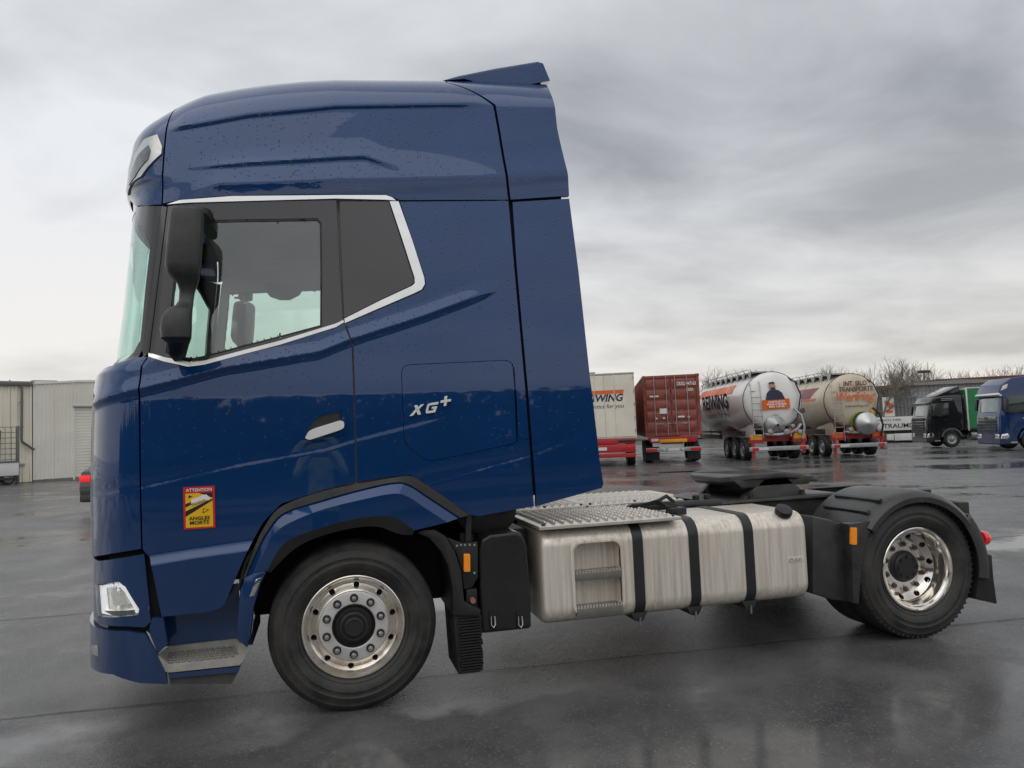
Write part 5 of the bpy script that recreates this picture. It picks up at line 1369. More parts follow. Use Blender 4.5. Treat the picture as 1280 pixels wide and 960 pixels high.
def silo(name, label, px, body_m, livery):
    c = gpt(*px)
    t = thing(name, label, 'tanker', (c.x, c.y, c.z), rad(75), 'silo tankers parked side by side'); t.scale = (1.07, 1.07, 1.07)
    # shell: lathe along x, domed tail, belly sagging in the middle
    R = 1.24; zc = 2.56; L_ = 10.2; rings = []; n = 48
    prof = [(0.0, 0.02), (0.02, 0.35), (0.08, 0.80), (0.16, 1.06), (0.26, 1.19), (0.42, 1.24), (1.2, 1.24)]+[(1.2+(L_-2.4)*i/8, 1.24) for i in range(1, 9)]+[(L_-.3, 1.19), (L_-.1, .9), (L_, .02)]
    vs = []; fs = []
    for x, r_ in prof:
        for k in range(n):
            a = 2*PI*k/n; yy = r_*math.sin(a); zz = r_*math.cos(a)
            if zz < 0:
                f = 0.5-0.5*math.cos(2*PI*min(max((x-0.6)/(L_-1.2), 0), 1)*2); zz *= 1.0+0.34*f*min(1, r_/1.2)*max(0, -zz/1.24)
            vs.append((x, yy, zc+zz))
    for i in range(len(prof)-1):
        for k in range(n): fs.append((i*n+k, i*n+(k+1) % n, (i+1)*n+(k+1) % n, (i+1)*n+k))
    fs.append(tuple(range(n))); fs.append(tuple((len(prof)-1)*n+k for k in range(n))[::-1])
    shell = mesh('silo_shell', vs, fs, body_m, t, 50)
    for x in (0.44, 3.4, 6.6):
        pts = [(x, (R+.008)*math.sin(2*PI*k/40), zc+(R+.008)*math.cos(2*PI*k/40)) for k in range(40)]
        tube('shell_band', pts, 0.022, body_m if x > 1 else TBLK, shell, 6, True)
    # catwalk on top with rails
    cat = box('roof_catwalk', 0.6, L_-0.5, 0.10, 0.72, zc+R+0.0, zc+R+0.06, GALV, t)
    for k in range(10):
        x = 0.7+k*0.98
        cyl('rail_post', (x, 0.72, zc+R+.03), (x, 0.80, zc+R+.16), 0.02, GALV, cat, 6)
        prism('catwalk_stay', [(x-.02, zc+R+.02), (x+.5, zc+R+.02), (x+.2, zc+R-0.34)], 'y', 0.74, 0.755, GALV, cat)
    for k in range(4): lathe('manhole', [(0.0, .12), (.22, .12), (.26, .09), (.27, 0.0)], GALV, t, 20, (1.6+k*2.3, -0.12, zc+R-.03), axis='z')
    tube('hand_rail', [(0.7, 0.84, zc+R+.06), (0.9, .84, zc+R+.16), (L_-1, .84, zc+R+.16)], 0.018, GALV, cat, 6)
    # ladder on the left of the tail
    lad = bpy.data.objects.new('ladder', None); COL.objects.link(lad); lad.parent = t
    ytop = [(0.55, 0.62), (0.55, 1.02)]
    for yy in (0.62, 1.02):
        tube('ladder_rail', [(0.40, yy, zc+R*0.86), (0.06, yy, zc+0.75), (-0.06, yy, zc+0.1), (-0.10, yy, 1.05), (-0.10, yy, 0.72 if livery == 2 else 1.0)], 0.018, GALV, lad, 6)
    for k in range(9):
        z = 1.1+k*0.27; x = -0.10 if z < 2.2 else -0.06 if z < 2.8 else 0.02+(z-2.8)*.5
        cyl('rung', (x, 0.62, z), (x, 1.02, z), 0.015, GALV, lad, 6)
    # tail: rear skirt cone, cyclone/valve gear, beam, lamps, bumper
    prism('support_web', [(0.55, 1.0), (3.2, 1.0), (2.2, 1.6), (1.05, 1.75), (0.75, 1.55)], 'y', 0.75, 0.80, body_m, t, 0.005); prism('support_web', [(0.55, 1.0), (3.2, 1.0), (2.2, 1.6), (1.05, 1.75), (0.75, 1.55)], 'y', -0.80, -0.75, body_m, t, 0.005)
    box('chassis', 0.3, 10.5, -0.6, 0.6, 0.82, 1.05, TRED, t, 0.01)
    for s in (-1, 1):
        hb = box('lamp_holder', -0.05, 0.15, min(s*.62, s*1.2), max(s*.62, s*1.2), 0.78, 1.02, TRED, t, 0.01)
        box('reflector_board', -0.056, -0.05, min(s*.68, s*1.15), max(s*.68, s*1.15), 0.92 if livery == 1 else .9, 1.14, YELR if livery == 1 else ORNG, t, 0.003)
    bar = box('under_run_bar', -0.12, 0.0, -1.24, 1.24, 0.44, 0.62, GALV, t, 0.015); lamp_row(t, 0.53, (-1.0, 1.0), 0.26, 0.12, -0.121)
    box('number_plate', -0.132, -0.121, 0.45, 0.85, 0.48, 0.59, PLT, t); box('under_run_post', -0.05, 0.05, 1.0, 1.12, 0.1, 0.8, TRED, t); box('under_run_post', -0.05, 0.05, -1.12, -1.0, 0.3, 0.8, TRED, t)
    tube('discharge_pipe', [(0.2, 0.5, 1.15), (-0.05, 0.4, 1.12), (-0.12, 0.0, 1.10), (-0.05, -0.5, 1.15), (0.2, -0.9, 1.3), (0.3, -1.1, 1.5)], 0.07, GALV, t, 10)
    for y, zz, r_ in ((0.35, 1.25, .1), (-0.35, 1.22, .12), (-0.62, 1.45, .08), (0.05, 1.62, .06), (-0.9, 1.2, .09)):
        cyl('valve', (-0.18, y, zz), (0.2, y, zz), r_, GALV, t, 12, bev=.01)
    for y, zz in ((-.5, 1.12), (-.72, 1.05), (.25, 1.05)): box('valve_lever', -0.2, -0.16, y-.02, y+.02, zz, zz+.22, ORNG, t, 0.005)
    tube('pressure_hose', [(0.0, -0.75, 2.2), (-0.12, -1.0, 1.9), (-0.15, -1.1, 1.4), (-0.12, -1.0, 0.9)], 0.05, RUBBER if livery == 2 else GALV, t, 8)
    tube('rear_pipe', [(0.30, -0.60, zc+1.0), (0.10, -0.90, zc+0.75), (0.06, -1.10, zc+0.2), (0.02, -0.95, zc-0.5), (-0.05, -0.8, zc-.9)], 0.03, TBLK, t, 8)
    def onend(y, z): # x on the dome
        r_ = math.hypot(y, z-zc); return float(np.interp(r_, [p[1] for p in prof[:7]], [p[0] for p in prof[:7]]))-0.012
    if livery == 1:
        lathe('discharge_cone', [(0.05, -0.32), (0.18, -0.2), (0.42, 0.0), (0.50, 0.25), (0.50, 0.6)], GALV, t, 28, (0.05, 0.05, 1.52), axis='x')
        def plate(name, pts, m, lift=0.0):
            vs = [(onend(y, z)-lift, y, z) for y, z in pts]; nn = len(vs); vs += [(v[0]+.008, v[1], v[2]) for v in vs]
            mesh(name, vs, [tuple(range(nn))[::-1], tuple(range(nn, 2*nn))]+[(i, i+nn, (i+1) % nn+nn, (i+1) % nn) for i in range(nn)], m, t)
        plate('orange_panel', [(0.62, 2.16), (0.60, 2.58), (-0.58, 2.62), (-0.60, 2.20)], ORNG, 0.07)
        plate('figure_picture', [(0.42, 2.58), (0.36, 2.86), (0.26, 2.98), (0.12, 3.02), (0.0, 3.02), (-0.15, 2.98), (-0.28, 2.88), (-0.40, 2.60)], NAVY, 0.06)
        plate('figure_picture', [(0.22, 3.02), (0.24, 3.2), (0.2, 3.3), (0.04, 3.31), (-0.03, 3.2), (-0.02, 3.04), (0.1, 2.97)], mat('print_skin', (0.42, 0.24, 0.17), 0.5, noise=.1), 0.068)
        plate('figure_picture', [(0.25, 3.22), (0.24, 3.33), (0.08, 3.36), (-0.03, 3.30), (0.02, 3.26), (0.2, 3.27)], BLK, 0.075)
        plate('figure_picture', [(0.2, 3.08), (0.14, 2.98), (0.02, 2.99), (-0.02, 3.08), (0.04, 3.12), (0.16, 3.12)], BLK, 0.075)
        for k, (z, w) in enumerate(((2.46, .7), (2.36, .82), (2.26, .66))): text('lettering', ('STARTE JETZT', 'DEINE KARRIERE', 'BEI UNS')[k], 0.10, rear_frame((-0.14+0.0, w/2, z), 0), WHT, t, bold=.03, width=w, extrude=.003)
        plate('hazard_plate', [(0.12, 2.0), (0.0, 2.07), (-0.12, 2.0), (0.0, 1.93)], PLT, 0.02)
        # side livery on the left flank
        def flank(name, pts, m, lift=.012):
            vs = []
            for x, a in pts: vs.append((x, (R+lift)*math.sin(a), zc+(R+lift)*math.cos(a)))
            nn = len(vs)//2; fs = [(i, i+1, nn+i+1, nn+i) for i in range(nn-1)]; return vs, fs
        A_ = [rad(48+3*k) for k in range(8)]
        vs, fs = flank('x', [(2.4, a) for a in A_]+[(9.0, a) for a in A_], ORNG); mesh('orange_stripe', vs, fs, ORNG, t, 60)
        text('lettering', 'REIWING', 0.95, frame((7.6, R+.03, zc-.18), (-1, 0, 0), (0, .12, 1)), NAVY, t, bold=.03, shear=.2, width=5.0, extrude=.003)
        text('lettering', 'Logistics for you', 0.42, frame((7.0, R-.02, zc-.62), (-1, 0, 0), (0, .35, .93)), NAVY, t, shear=.2, width=4.4, extrude=.003)
    else:
        lathe('discharge_cone', [(0.0, -.62), (.05, -.62), (.10, -.56), (.46, -0.36), (.50, -.3), (.50, 0.3)], mat('cone_alloy', (.58, .59, .60), .42, metal=.9, noise=.15), t, 32, (-0.05, -0.30, 1.50), axis='x')
        lathe('cone_collar', [(.51, -.12), (.525, -.08), (.525, .1), (.51, .14)], dirt('collar_green', (.20, .30, .03), .6), t, 32, (-0.03, -0.24, 1.52), axis='x')
        for k, (s_, z, w, h) in enumerate((('INT. SILO', 3.24, 1.05, .22), ('TRANSPORTE', 2.98, 1.55, .22))): text('lettering', s_, h*1.35, rear_frame((onend(0.5, z)-.07, w/2-.05, z), 0), dirt('print_brown', (.16, .06, .06)), t, bold=.025, width=w, extrude=.003)
        text('lettering', 'Werfring', 0.56, rear_frame((-0.06, 0.86, 2.56), 0), ORNG, t, bold=.012, shear=.35, width=1.75, extrude=.004)
        text('lettering', 'www.werfring.com', 0.16, rear_frame((-0.06, 0.50, 2.26), 0), BLK, t, width=1.05, extrude=.003)
        box('warning_plate', -.03, 0.02, -.82, -.68, 1.9, 2.1, YELR, t, .004)
        def fl(name, x0, x1, a0, a1, m, sl=0.0):
            A_ = [rad(a0+(a1-a0)*k/7) for k in range(8)]; vs = [(x0+sl*k/7, (R+.012)*math.sin(a), zc+(R+.012)*math.cos(a)) for k, a in enumerate(A_)]+[(x1+sl*k/7, (R+.012)*math.sin(a), zc+(R+.012)*math.cos(a)) for k, a in enumerate(A_)]
            mesh(name, vs, [(i, i+1, 9+i, 8+i) for i in range(7)], m, t, 60)
        MAR = dirt('livery_maroon', (.22, .02, .05)); fl('maroon_panel', 1.4, 4.6, 56, 80, MAR, .8); fl('orange_edge', 1.4, 4.6, 81, 86, ORNG, .2); fl('maroon_panel', 3.0, 6.0, 100, 115, MAR)
    box('side_guard', 4.6, 9.0, 1.14, 1.2, 0.9, 1.12, TBLK, t, .01); box('side_guard', 4.6, 9.0, 1.14, 1.2, 1.2, 1.3, TBLK, t, .01); box('side_guard', 1.0, 4.4, 1.05, 1.2, 1.06, 1.30, TBLK, t, .02)
    for x in (1.2, 2.5, 3.8):
        for y in (-1.2, 1.2): far_wheel(t, x, y)
    return t
silo('silo_tanker', 'white silo tanker with orange livery and a ladder on its tail', (974, 576), dirt('silo_white', (.80, .79, .76), .3), 1)
silo('silo_tanker', 'cream silo tanker with brown lettering and a silver cone on its tail', (1074, 571), dirt('silo_cream', (.56, .49, .37), .3), 2)

# ---- trucks parked nose to the left
def truck_cab(name, label, c, rz, sc, paint_m, kind):
    t = thing(name, label, 'truck', c, rz, 'trucks parked on the right'); t.scale = (sc*(.92 if kind == 'black' else 1), sc, sc)
    W = 1.25
    if kind == 'blue': prof = [(0.02, .32), (0.0, .95), (-.02, 1.75), (-.10, 2.0), (-.24, 2.78), (-.12, 2.84), (-.10, 3.0), (-.28, 3.42), (-.75, 3.74), (-2.35, 3.86), (-2.35, 1.0), (-2.1, .95), (-2.0, 1.12), (-1.05, 1.12), (-.80, .75), (-.78, .32)]
    else: prof = [(0.02, .32), (0.0, .95), (-.03, 1.7), (-.12, 1.9), (-.32, 2.62), (-.30, 2.74), (-.55, 3.02), (-1.3, 3.10), (-2.3, 3.10), (-2.3, 1.0), (-2.1, .95), (-2.0, 1.12), (-1.05, 1.12), (-.80, .75), (-.78, .32)]
    bm = bmesh.new(); prism_bm(bm, prof, 'y', -W, W)
    for v in bm.verts:            # plan taper towards the nose and roof
        if v.co.x > -0.4: v.co.y *= 0.94
        if v.co.z > 2.9: v.co.y *= 0.95
    bevel(bm, .07, 3, 25); frombm('cab_shell', bm, paint_m, t, 40)
    GLS = mat('far_glass', (.05, .065, .06), .06, noise=.4, nscale=.8, coat=.5)
    fx = lambda z: float(np.interp(z, [p[1] for p in prof[2:6]], [p[0] for p in prof[2:6]]))
    zb, zt = (2.02, 2.74) if kind == 'blue' else (1.93, 2.58)
    n = 10; vs = []; fs = []
    for z in (zb, zt):
        for i in range(n+1):
            y = -1.12+2.24*i/n; vs.append((fx(z)+.022-.10*(abs(y)/1.12)**3+.03, y, z))
    for i in range(n): fs.append((i, i+1, n+2+i, n+1+i))
    mesh('windscreen', vs, fs, mat('far_windscreen', (.22, .30, .28), .05, coat=.6, noise=.5, nscale=1.2), t, 60)
    for s in (-1, 1):
        y0, y1 = sorted((s*(W-.02), s*(W+.012)))
        win = [(-.36, zb+.05), (-.46, zt-.02), (-1.30, zt), (-1.30, zb+.12), (-.80, zb-.06)]
        prism('window_band', [(-.26, zb-.02), (-.38, zt+.06), (-1.42, zt+.08), (-1.42, zb+.02), (-.82, zb-.12)], 'y', y0, y1, BLACKG, t, .004)
        prism('side_window', win, 'y', *sorted((s*(W+.004), s*(W+.02))), GLS, t, .003)
        prism('mirror', [(-.16, zb+.08), (-.32, zb+.08), (-.34, zt-.05), (-.22, zt)], 'y', *sorted((s*(W+.12), s*(W+.34))), BLACKP, t, .04)
        prism('door_seam', [(-.42, 1.0), (-.43, 2.0), (-.445, 2.0), (-.435, 1.0)], 'y', *sorted((s*(W-.02), s*(W+.004))), DARK, t); prism('door_seam', [(-1.40, 1.15), (-1.40, zt), (-1.415, zt), (-1.415, 1.15)], 'y', *sorted((s*(W-.02), s*(W+.004))), DARK, t)
        box('door_handle', -1.3, -1.1, *sorted((s*W, s*(W+.02))), 1.62, 1.66, CHROME if kind == 'blue' else BLACKP, t, .005)
        arc = [(-1.5+.66*math.cos(a), .5+.66*math.sin(a)) for a in [rad(12+13*k) for k in range(13)]]; inn = [(-1.5+.55*math.cos(a), .5+.55*math.sin(a)) for a in [rad(168-13*k) for k in range(13)]]
        prism('wheel_arch', arc+inn, 'y', *sorted((s*(W-.3), s*(W+.035))), paint_m if kind == 'blue' else mat('arch_grey', (.09, .092, .10), .4, noise=.2), t, .01)
        prism('headlight', [(.0, .62), (-.06, .86), (-.34, .90), (-.42, .72), (-.3, .60)], 'y', *sorted((s*(W-.12), s*(W-.012))), LAMPCH, t, .02)
        box('step', -.78, -.45, *sorted((s*(W-.2), s*(W+.01))), .38, .46, GALV, t, .01)
        far_wheel(t, -1.5, s*(W-.02), rim=GALV)
    box('headlight', -.05, .03, .68, 1.08, .62, .86, LAMPCH, t, .03); box('headlight', -.05, .03, -1.08, -.68, .62, .86, LAMPCH, t, .03)
    for k in range(4): box('grille_slat', -.02, .045, -.86, .86, 1.02+k*.15, 1.13+k*.15, BLACKP if kind == 'black' else mat('grille_grey', (.05, .055, .06), .35, metal=.4, noise=.2), t, .015)
    box('grille_crown', -.03, .04, -.9, .9, 1.64, 1.80, GALV if kind == 'blue' else TBLK, t, .02)
    if kind == 'blue': text('lettering', 'DAF', .15, frame((.044, -.2, 1.665), (0, 1, 0), (0, 0, 1)), NAVY, t, bold=.03, width=.4, extrude=.003)
    box('chassis', -5.8, -2.3, -.42, .42, .72, .98, TBLK, t, .01)
    for y in (-1.2, 1.2): far_wheel(t, -5.2, y)
    cyl('fuel_tank', (-2.7, .9, .68), (-3.9, .9, .68), .32, GALV, t, 20, bev=.04); cyl('fuel_tank', (-2.7, -.9, .68), (-3.9, -.9, .68), .32, GALV, t, 20, bev=.04)
    if kind == 'blue':
        for s in (-1, 1):
            prism('roof_lamp', [(-.20, 3.10), (-.34, 3.36), (-.56, 3.44), (-.50, 3.22)], 'y', *sorted((s*1.06, s*1.20)), PLT, t, .02)
        prism('sun_visor', [(-.02, 2.90), (-.20, 2.80), (-.24, 2.86), (-.10, 3.0)], 'y', -1.18, 1.18, PLT, t, .01)
        text('lettering', 'XF', .12, frame((-2.05, W+.012, 1.62), (1, 0, 0), (0, 0, 1)), PLT, t, bold=.03, width=.24, extrude=.002) if False else None
    else:
        prism('roof_deflector', [(-.75, 3.08), (-2.2, 3.66), (-2.25, 3.60), (-1.9, 3.12)], 'y', -1.05, 1.05, paint_m, t, .03)
        prism('roof_deflector', [(-1.1, 3.10), (-2.25, 3.58), (-2.28, 3.10)], 'y', 1.0, 1.06, paint_m, t, .01)
        box('sun_visor', -.34, -.12, -1.15, 1.15, 2.62, 2.72, BLACKG, t, .03)
        for k in range(2): box('badge_strip', -1.7, -1.0, W-.02, W+.006, 2.80+k*.10, 2.84+k*.10, GALV, t, .004)
        prism('side_fairing', [(-2.3, 1.0), (-2.75, 1.0), (-2.70, 3.05), (-2.3, 3.10)], 'y', 1.18, 1.235, paint_m, t, .01)
    return t
RZ = rad(158)
cb_ = gpt(1150, 559.5)
truck_cab('parked_truck', 'black truck with a sloping roof deflector parked in front of the green trailer', cb_, RZ, 1.03, paint('far_black_paint', (.014, .015, .018), False), 'black')
cbl = gpt(1237, 563)
truck_cab('parked_truck', 'bright blue truck with a pale sun visor parked at the right edge', cbl, rad(160), 1.03, paint('far_blue_paint', (.006, .032, .12), False), 'blue')
# green curtain-sided trailer behind the black truck
d_ = Vector((math.cos(RZ), math.sin(RZ), 0)); lft = Vector((-math.sin(RZ), math.cos(RZ), 0))
gb = cb_-d_*2.35+lft*.12
t = thing('curtain_trailer', 'green curtain sided trailer coupled behind the black truck', 'trailer', gb, RZ)
GRN = mat('green_tarpaulin', (.02, .22, .07), .45, noise=.25, nscale=1.5, bump=.4, bscale=2.5)
n = 40; vs = []; fs = []
for i in range(n+1):
    x = -i*0.32; y = 1.25+.012*math.sin(i*1.3)
    vs += [(x, y, 1.12), (x, y+.01, 2.2), (x, 1.25, 3.55)]
    if i:
        for k in range(2): fs.append((3*i-3+k, 3*i+k, 3*i+k+1, 3*i-2+k))
mesh('curtain', vs, fs, GRN, t, 40)
box('headboard', -.06, 0.0, -1.25, 1.25, 1.1, 3.58, PLT, t, .01); box('front_curtain', .0, .015, -1.2, 1.2, 1.2, 3.5, GRN, t, .004); box('roof', -12.8, 0.0, -1.25, 1.25, 3.56, 3.62, PLT, t, .01)
box('curtain', -12.8, -.06, -1.25, -1.23, 1.1, 3.56, GRN, t); box('load_floor', -12.8, 0, -1.24, 1.24, 1.0, 1.12, TBLK, t, .01); box('front_corner_post', -.08, .0, 1.2, 1.262, 1.0, 3.6, PLT, t, .01)
for x in (-8.5, -9.8, -11.1):
    for y in (-1.22, 1.22): far_wheel(t, x, y)
# white lettered trailer in the gap between tanker and black truck
wb2 = gpt(1103, 553)
RZW = rad(-30)
t = thing('lettered_trailer', 'low white trailer with dark lettering seen behind the cream tanker', 'trailer', wb2, RZW)
box('side_panel', -1.0, 8.0, -.1, 2.4, .95, 2.05, PLT, t, .02); box('chassis', -.8, 7.8, .2, 2.0, .7, .94, TBLK, t, .02)
text('lettering', 'TRAUMD', .50, frame((.15, -.112, 1.16), (1, 0, 0), (0, 0, 1)), BLK, t, bold=.01, width=2.3, extrude=.003)
text('lettering', 'NACH DER', .22, frame((-.2, -.112, 1.74), (1, 0, 0), (0, 0, 1)), BLK, t, width=1.7, extrude=.003)
box('pallet_box', .9, 2.9, -.25, .5, .12, .68, PLT, t, .02); box('pallet_box', .35, .86, -.2, .5, .16, .66, PLT, t, .02)
for x in (4.5, 5.8):
    for y in (.25, 2.1): far_wheel(t, x, y, .42)

# ------------------------------------------------------------------ buildings
def rib_sheet(name, x0, x1, z0, z1, y, pitch, d, material, par, face=-1):
    vs = []; fs = []; n = int((x1-x0)/pitch); k = 0
    for i in range(n):
        a = x0+(x1-x0)*i/n; p = (x1-x0)/n
        for f, dd in ((0, 0), (.55, 0), (.65, d), (.9, d)):
            vs += [(a+p*f, y+face*dd, z0), (a+p*f, y+face*dd, z1)]
    vs += [(x1, y, z0), (x1, y, z1)]
    for i in range(len(vs)//2-1): fs.append((2*i, 2*i+2, 2*i+3, 2*i+1))
    return mesh(name, vs, fs, material, par)
CREAM = mat('cladding_cream', (.80, .75, .62), .5, noise=.12, nscale=.6, rvar=.08); BEIGE = mat('cladding_beige', (.78, .75, .68), .5, noise=.12, nscale=.6, rvar=.08)
RUST = mat('brown_sheet', (.16, .07, .045), .6, noise=.4, nscale=1.5); GREYB = mat('cladding_grey', (.33, .34, .34), .5, noise=.2, nscale=.7)
def hall():
    c = gpt(41.5, 603); a = gpt(100, 599.6)
    rz = math.atan2(a.y-c.y, a.x-c.x)
    t = thing('industrial_hall', 'beige ribbed metal hall with a roller door behind the truck cab', 'building', c, rz); t.scale = (.73,)*3
    H = 5.15; 
    for k in range(5):
        x0 = k*1.0; x1 = min(x0+.995, 1.93) if x0 < 1.93 else None
        if x0 < 1.90: rib_sheet('cladding_sheet', x0, x1, .12, H+.2, 0, .17, .035, BEIGE, t)
    rib_sheet('cladding_sheet', 1.935, 6.4, 3.95, H+.2, 0, .17, .035, BEIGE, t)
    for k in range(3): rib_sheet('cladding_sheet', 6.4+k*2.0, 8.39+k*2.0, .12, H+.12, 0, .17, .035, BEIGE, t)
    box('door_frame', 1.90, 1.98, -.06, .05, 0, 3.95, BEIGE, t); box('door_frame', 6.34, 6.42, -.06, .05, 0, 3.95, BEIGE, t); box('door_lintel', 1.90, 6.42, -.10, .05, 3.93, 4.02, GREYB, t)
    dr = bpy.data.objects.new('roller_door', None); COL.objects.link(dr); dr.parent = t
    for k in range(24): box('door_slat', 1.98, 6.34, .03, .06, .02+k*.163, .02+k*.163+.150, BEIGE, dr, .006, 1)
    box('door_back', 1.98, 6.34, .062, .08, 0, 3.93, GREYB, dr)
    box('plinth', -.02, 12.4, -.03, .06, -.4, .13, mat('concrete', (.20, .195, .185), .8, noise=.3, nscale=3), t)
    prism('gable_trim', [(-.05, H+.0), (2.2, H+.16), (4.1, H+.22), (4.8, H+.12), (12.4, H+.1), (12.4, H+.22), (4.8, H+.26), (4.1, H+.34), (2.2, H+.28), (-.05, H+.10)], 'y', -.08, .05, BEIGE, t)
    box('hall_body', 0, 12.4, .1, 20, 0, H+.05, GREYB, t)
    # left bay: yellower sheets, gutter and downpipe
    for k in range(6): rib_sheet('cladding_sheet', -1.02-k*1.0, -.03-k*1.0, .05, H-.02, .04, .33, .05, CREAM, t)
    box('hall_body', -12, -.01, .1, 20, 0, H-.05, CREAM, t)
    rib_sheet('cladding_sheet', -12, -6.05, .05, H-.02, .04, .33, .05, CREAM, t)
    box('gutter', -12, -.05, -.18, .0, H-.08, H+.10, mat('gutter_grey', (.13, .13, .125), .5, noise=.2), t, .03); box('roof_edge', -12, .05, -.1, 20, H+.10, H+.16, GREYB, t)
    tube('downpipe', [(-.55, -.10, H-.05), (-.55, -.14, H-.4), (-.57, -.14, 2.3), (-.55, -.15, 2.15), (-.15, -.18, 1.82), (.0, -.18, 1.72)], .062, mat('gutter_grey', (.13, .13, .125)), t, 10)
    for z in (4.2, 2.9): box('pipe_clip', -.64, -.46, -.16, .0, z, z+.05, GREYB, t)
    box('wall_socket', -.62, -.40, -.1, -.02, .9, 1.02, GREYB, t, .01)
    box('roof_vent', .3, 1.5, 1.0, 1.4, H+.05, H+.32, mat('gutter_grey', (.13, .13, .125)), t, .02)
    return c, rz
hc, hrz = hall()
# mesh fence panel with posts, boards leaning behind it, a small white trailer
fd = Vector((math.cos(hrz), math.sin(hrz), 0)); fn = Vector((math.sin(hrz), -math.cos(hrz), 0))
fp = gpt(22, 605)
t = thing('mesh_fence', 'grey wire mesh fence panel with posts beside the beige hall', 'fence', fp, hrz)
FM = mat('fence_steel', (.16, .165, .165), .5, metal=.5, noise=.2)
for x in (0.0, -2.5): box('post', x-.05, x+.05, -.05, .05, 0, 2.15, FM, t, .01)
for k in range(11): cyl('mesh_wire', (-2.45, 0, .12+k*.2), (-.05, 0, .12+k*.2), .012, FM, t, 5)
for k in range(12): cyl('mesh_wire', (-2.4+k*.2, 0, .05), (-2.4+k*.2, 0, 2.12), .010, FM, t, 5)
bp_ = fp-fd*1.3-fn*(-.55)
for k in range(7):
    q = fp-fd*(0.55+k*.13)-fn*(.5+.05*(k % 3))
    w = prism('timber_board', [(-.05, 0), (.05, 0), (.05+.1, 2.0+.12*(k % 3)), (-.05+.1, 2.0+.12*(k % 3))], 'y', -.025, .025, mat('old_timber', (.16, .105, .07), .8, noise=.5, nscale=4, nstretch=(1, 1, .1)), None)
    w.location = (q.x, q.y, G(q.x, q.y)); w.rotation_euler = (0, 0, hrz)
    tag(w, 'brown timber board behind the mesh fence, %s from the fence post' % ('first', 'second', 'third', 'fourth', 'fifth', 'sixth', 'seventh')[k], 'board', 'timber boards behind the fence')
q = gpt(2, 606.5)
t = thing('small_trailer', 'small white trailer in front of the mesh fence at the left edge', 'trailer', q, hrz)
box('trailer_body', -1.6, .55, -.02, 1.2, .32, .82, PLT, t, .03); box('trailer_rim', -1.62, .57, -.04, 1.22, .80, .86, FM, t, .01); box('bumper_bar', -1.5, .5, -.06, -.02, .18, .26, TBLK, t, .01)
for x in (.22, -1.1): far_wheel(t, x, -.0, .24, .2)
lm_ = gpt(4, 604)
t = thing('steel_rack', 'thin steel rack standing upright behind the mesh fence', 'rack', gpt(3, 603), hrz)
for x in (0.25, -.6): cyl('upright', (x, 0, 0), (x, 0, 4.0), .025, FM, t, 6)
for z in (2.2, 3.0, 3.9): cyl('cross_bar', (-.6, 0, z), (.25, 0, z), .02, FM, t, 6)

# dark car tucked behind the cab: tail and left flank show
cc = gpt(99.5, 642)
t = thing('dark_car', 'dark grey car with a red tail light half hidden by the cab', 'car', cc, rad(60))
prof = [(.0, .32), (-.03, .55), (.02, .92), (.14, 1.0), (.55, 1.38), (1.0, 1.46), (2.1, 1.42), (2.9, .98), (3.9, .84), (4.15, .62), (4.2, .32)]
CARM = paint('car_paint', (.028, .031, .03), False)
bm = bmesh.new(); prism_bm(bm, prof, 'y', -1.75, 0.0)
for v in bm.verts:
    if v.co.z > .95: v.co.y = -.875+(v.co.y+.875)*(.80 if v.co.z > 1.2 else .92)
bevel(bm, .05, 3, 20); frombm('car_body', bm, CARM, t, 40)
prism('rear_window', [(.10, .99), (.13, .98), (.53, 1.34), (.50, 1.36)], 'y', -1.5, -.25, BLACKG, t); prism('side_window', [(.55, 1.0), (.85, 1.36), (2.05, 1.34), (2.65, 1.0)], 'y', -.135, -.11, BLACKG, t)
for y0, y1 in ((-.36, -.02), (-1.73, -1.39)): box('tail_light', -.036, .1, y0, y1, .70, .85, mat('car_lamp', (.6, .012, .02), .2, noise=.2, emit=(1, .02, .03), estr=.35), t, .03)
box('number_plate', -.04, -.02, -1.13, -.62, .62, .73, PLT, t); box('bumper', -.06, .2, -1.70, -.05, .25, .42, BLACKP, t, .04)
for x in (.85, 3.4):
    for y in (0.01, -1.76): far_wheel(t, x, y, .32, .2, STEEL)

# sheds behind the parked trucks
def far(px, dd):
    r_ = ray(px, 520); p = CAM_C+r_/(r_@_f)*dd; return Vector((p[0], p[1], G(p[0], p[1])))
def top_h(px, y, dd):
    r_ = ray(px, y); return float((CAM_C+r_/(r_@_f)*dd)[2])-far(px, dd).z
def shed(name, label, px, dd, w, ytop, dpt, rz, wall, roof, roof_h=.35, panels=True):
    c = far(px, dd); h = top_h(px, ytop, dd)-roof_h; t = thing(name, label, 'building', c, rz)
    box('wall', 0, w, 0.02, dpt, 0, h, wall, t)
    if panels:
        n = max(2, int(w/3))
        for k in range(n): rib_sheet('cladding_sheet', w*k/n, w*(k+1)/n-.02, .05, h-.02, 0, .35, .06, wall, t)
    prism('roof', [(-.4, h), (w+.4, h), (w+.4, h+roof_h*.6), (w*.5, h+roof_h), (-.4, h+roof_h*.6)], 'y', -.4, dpt+.4, roof, t)
    return t
RB_ = rad(-14)
shed('corrugated_shed', 'pale grey corrugated shed behind the black truck', 1141, 66, 8.0, 477, 10, RB_, GREYB, mat('roof_grey', (.25, .25, .24), .6, noise=.2))
shed('brown_shed', 'low brown roofed shed right of the cream tanker', 1096, 70, 4.0, 481, 8, RB_, mat('shed_brown', (.22, .15, .11), .7, noise=.4), RUST, .5, False)
shed('long_warehouse', 'long low warehouse with a reddish brown roof behind the blue truck', 1180, 72, 40, 471, 14, RB_, mat('warehouse_wall', (.36, .31, .27), .7, noise=.3, nscale=.5), RUST, .5, False)
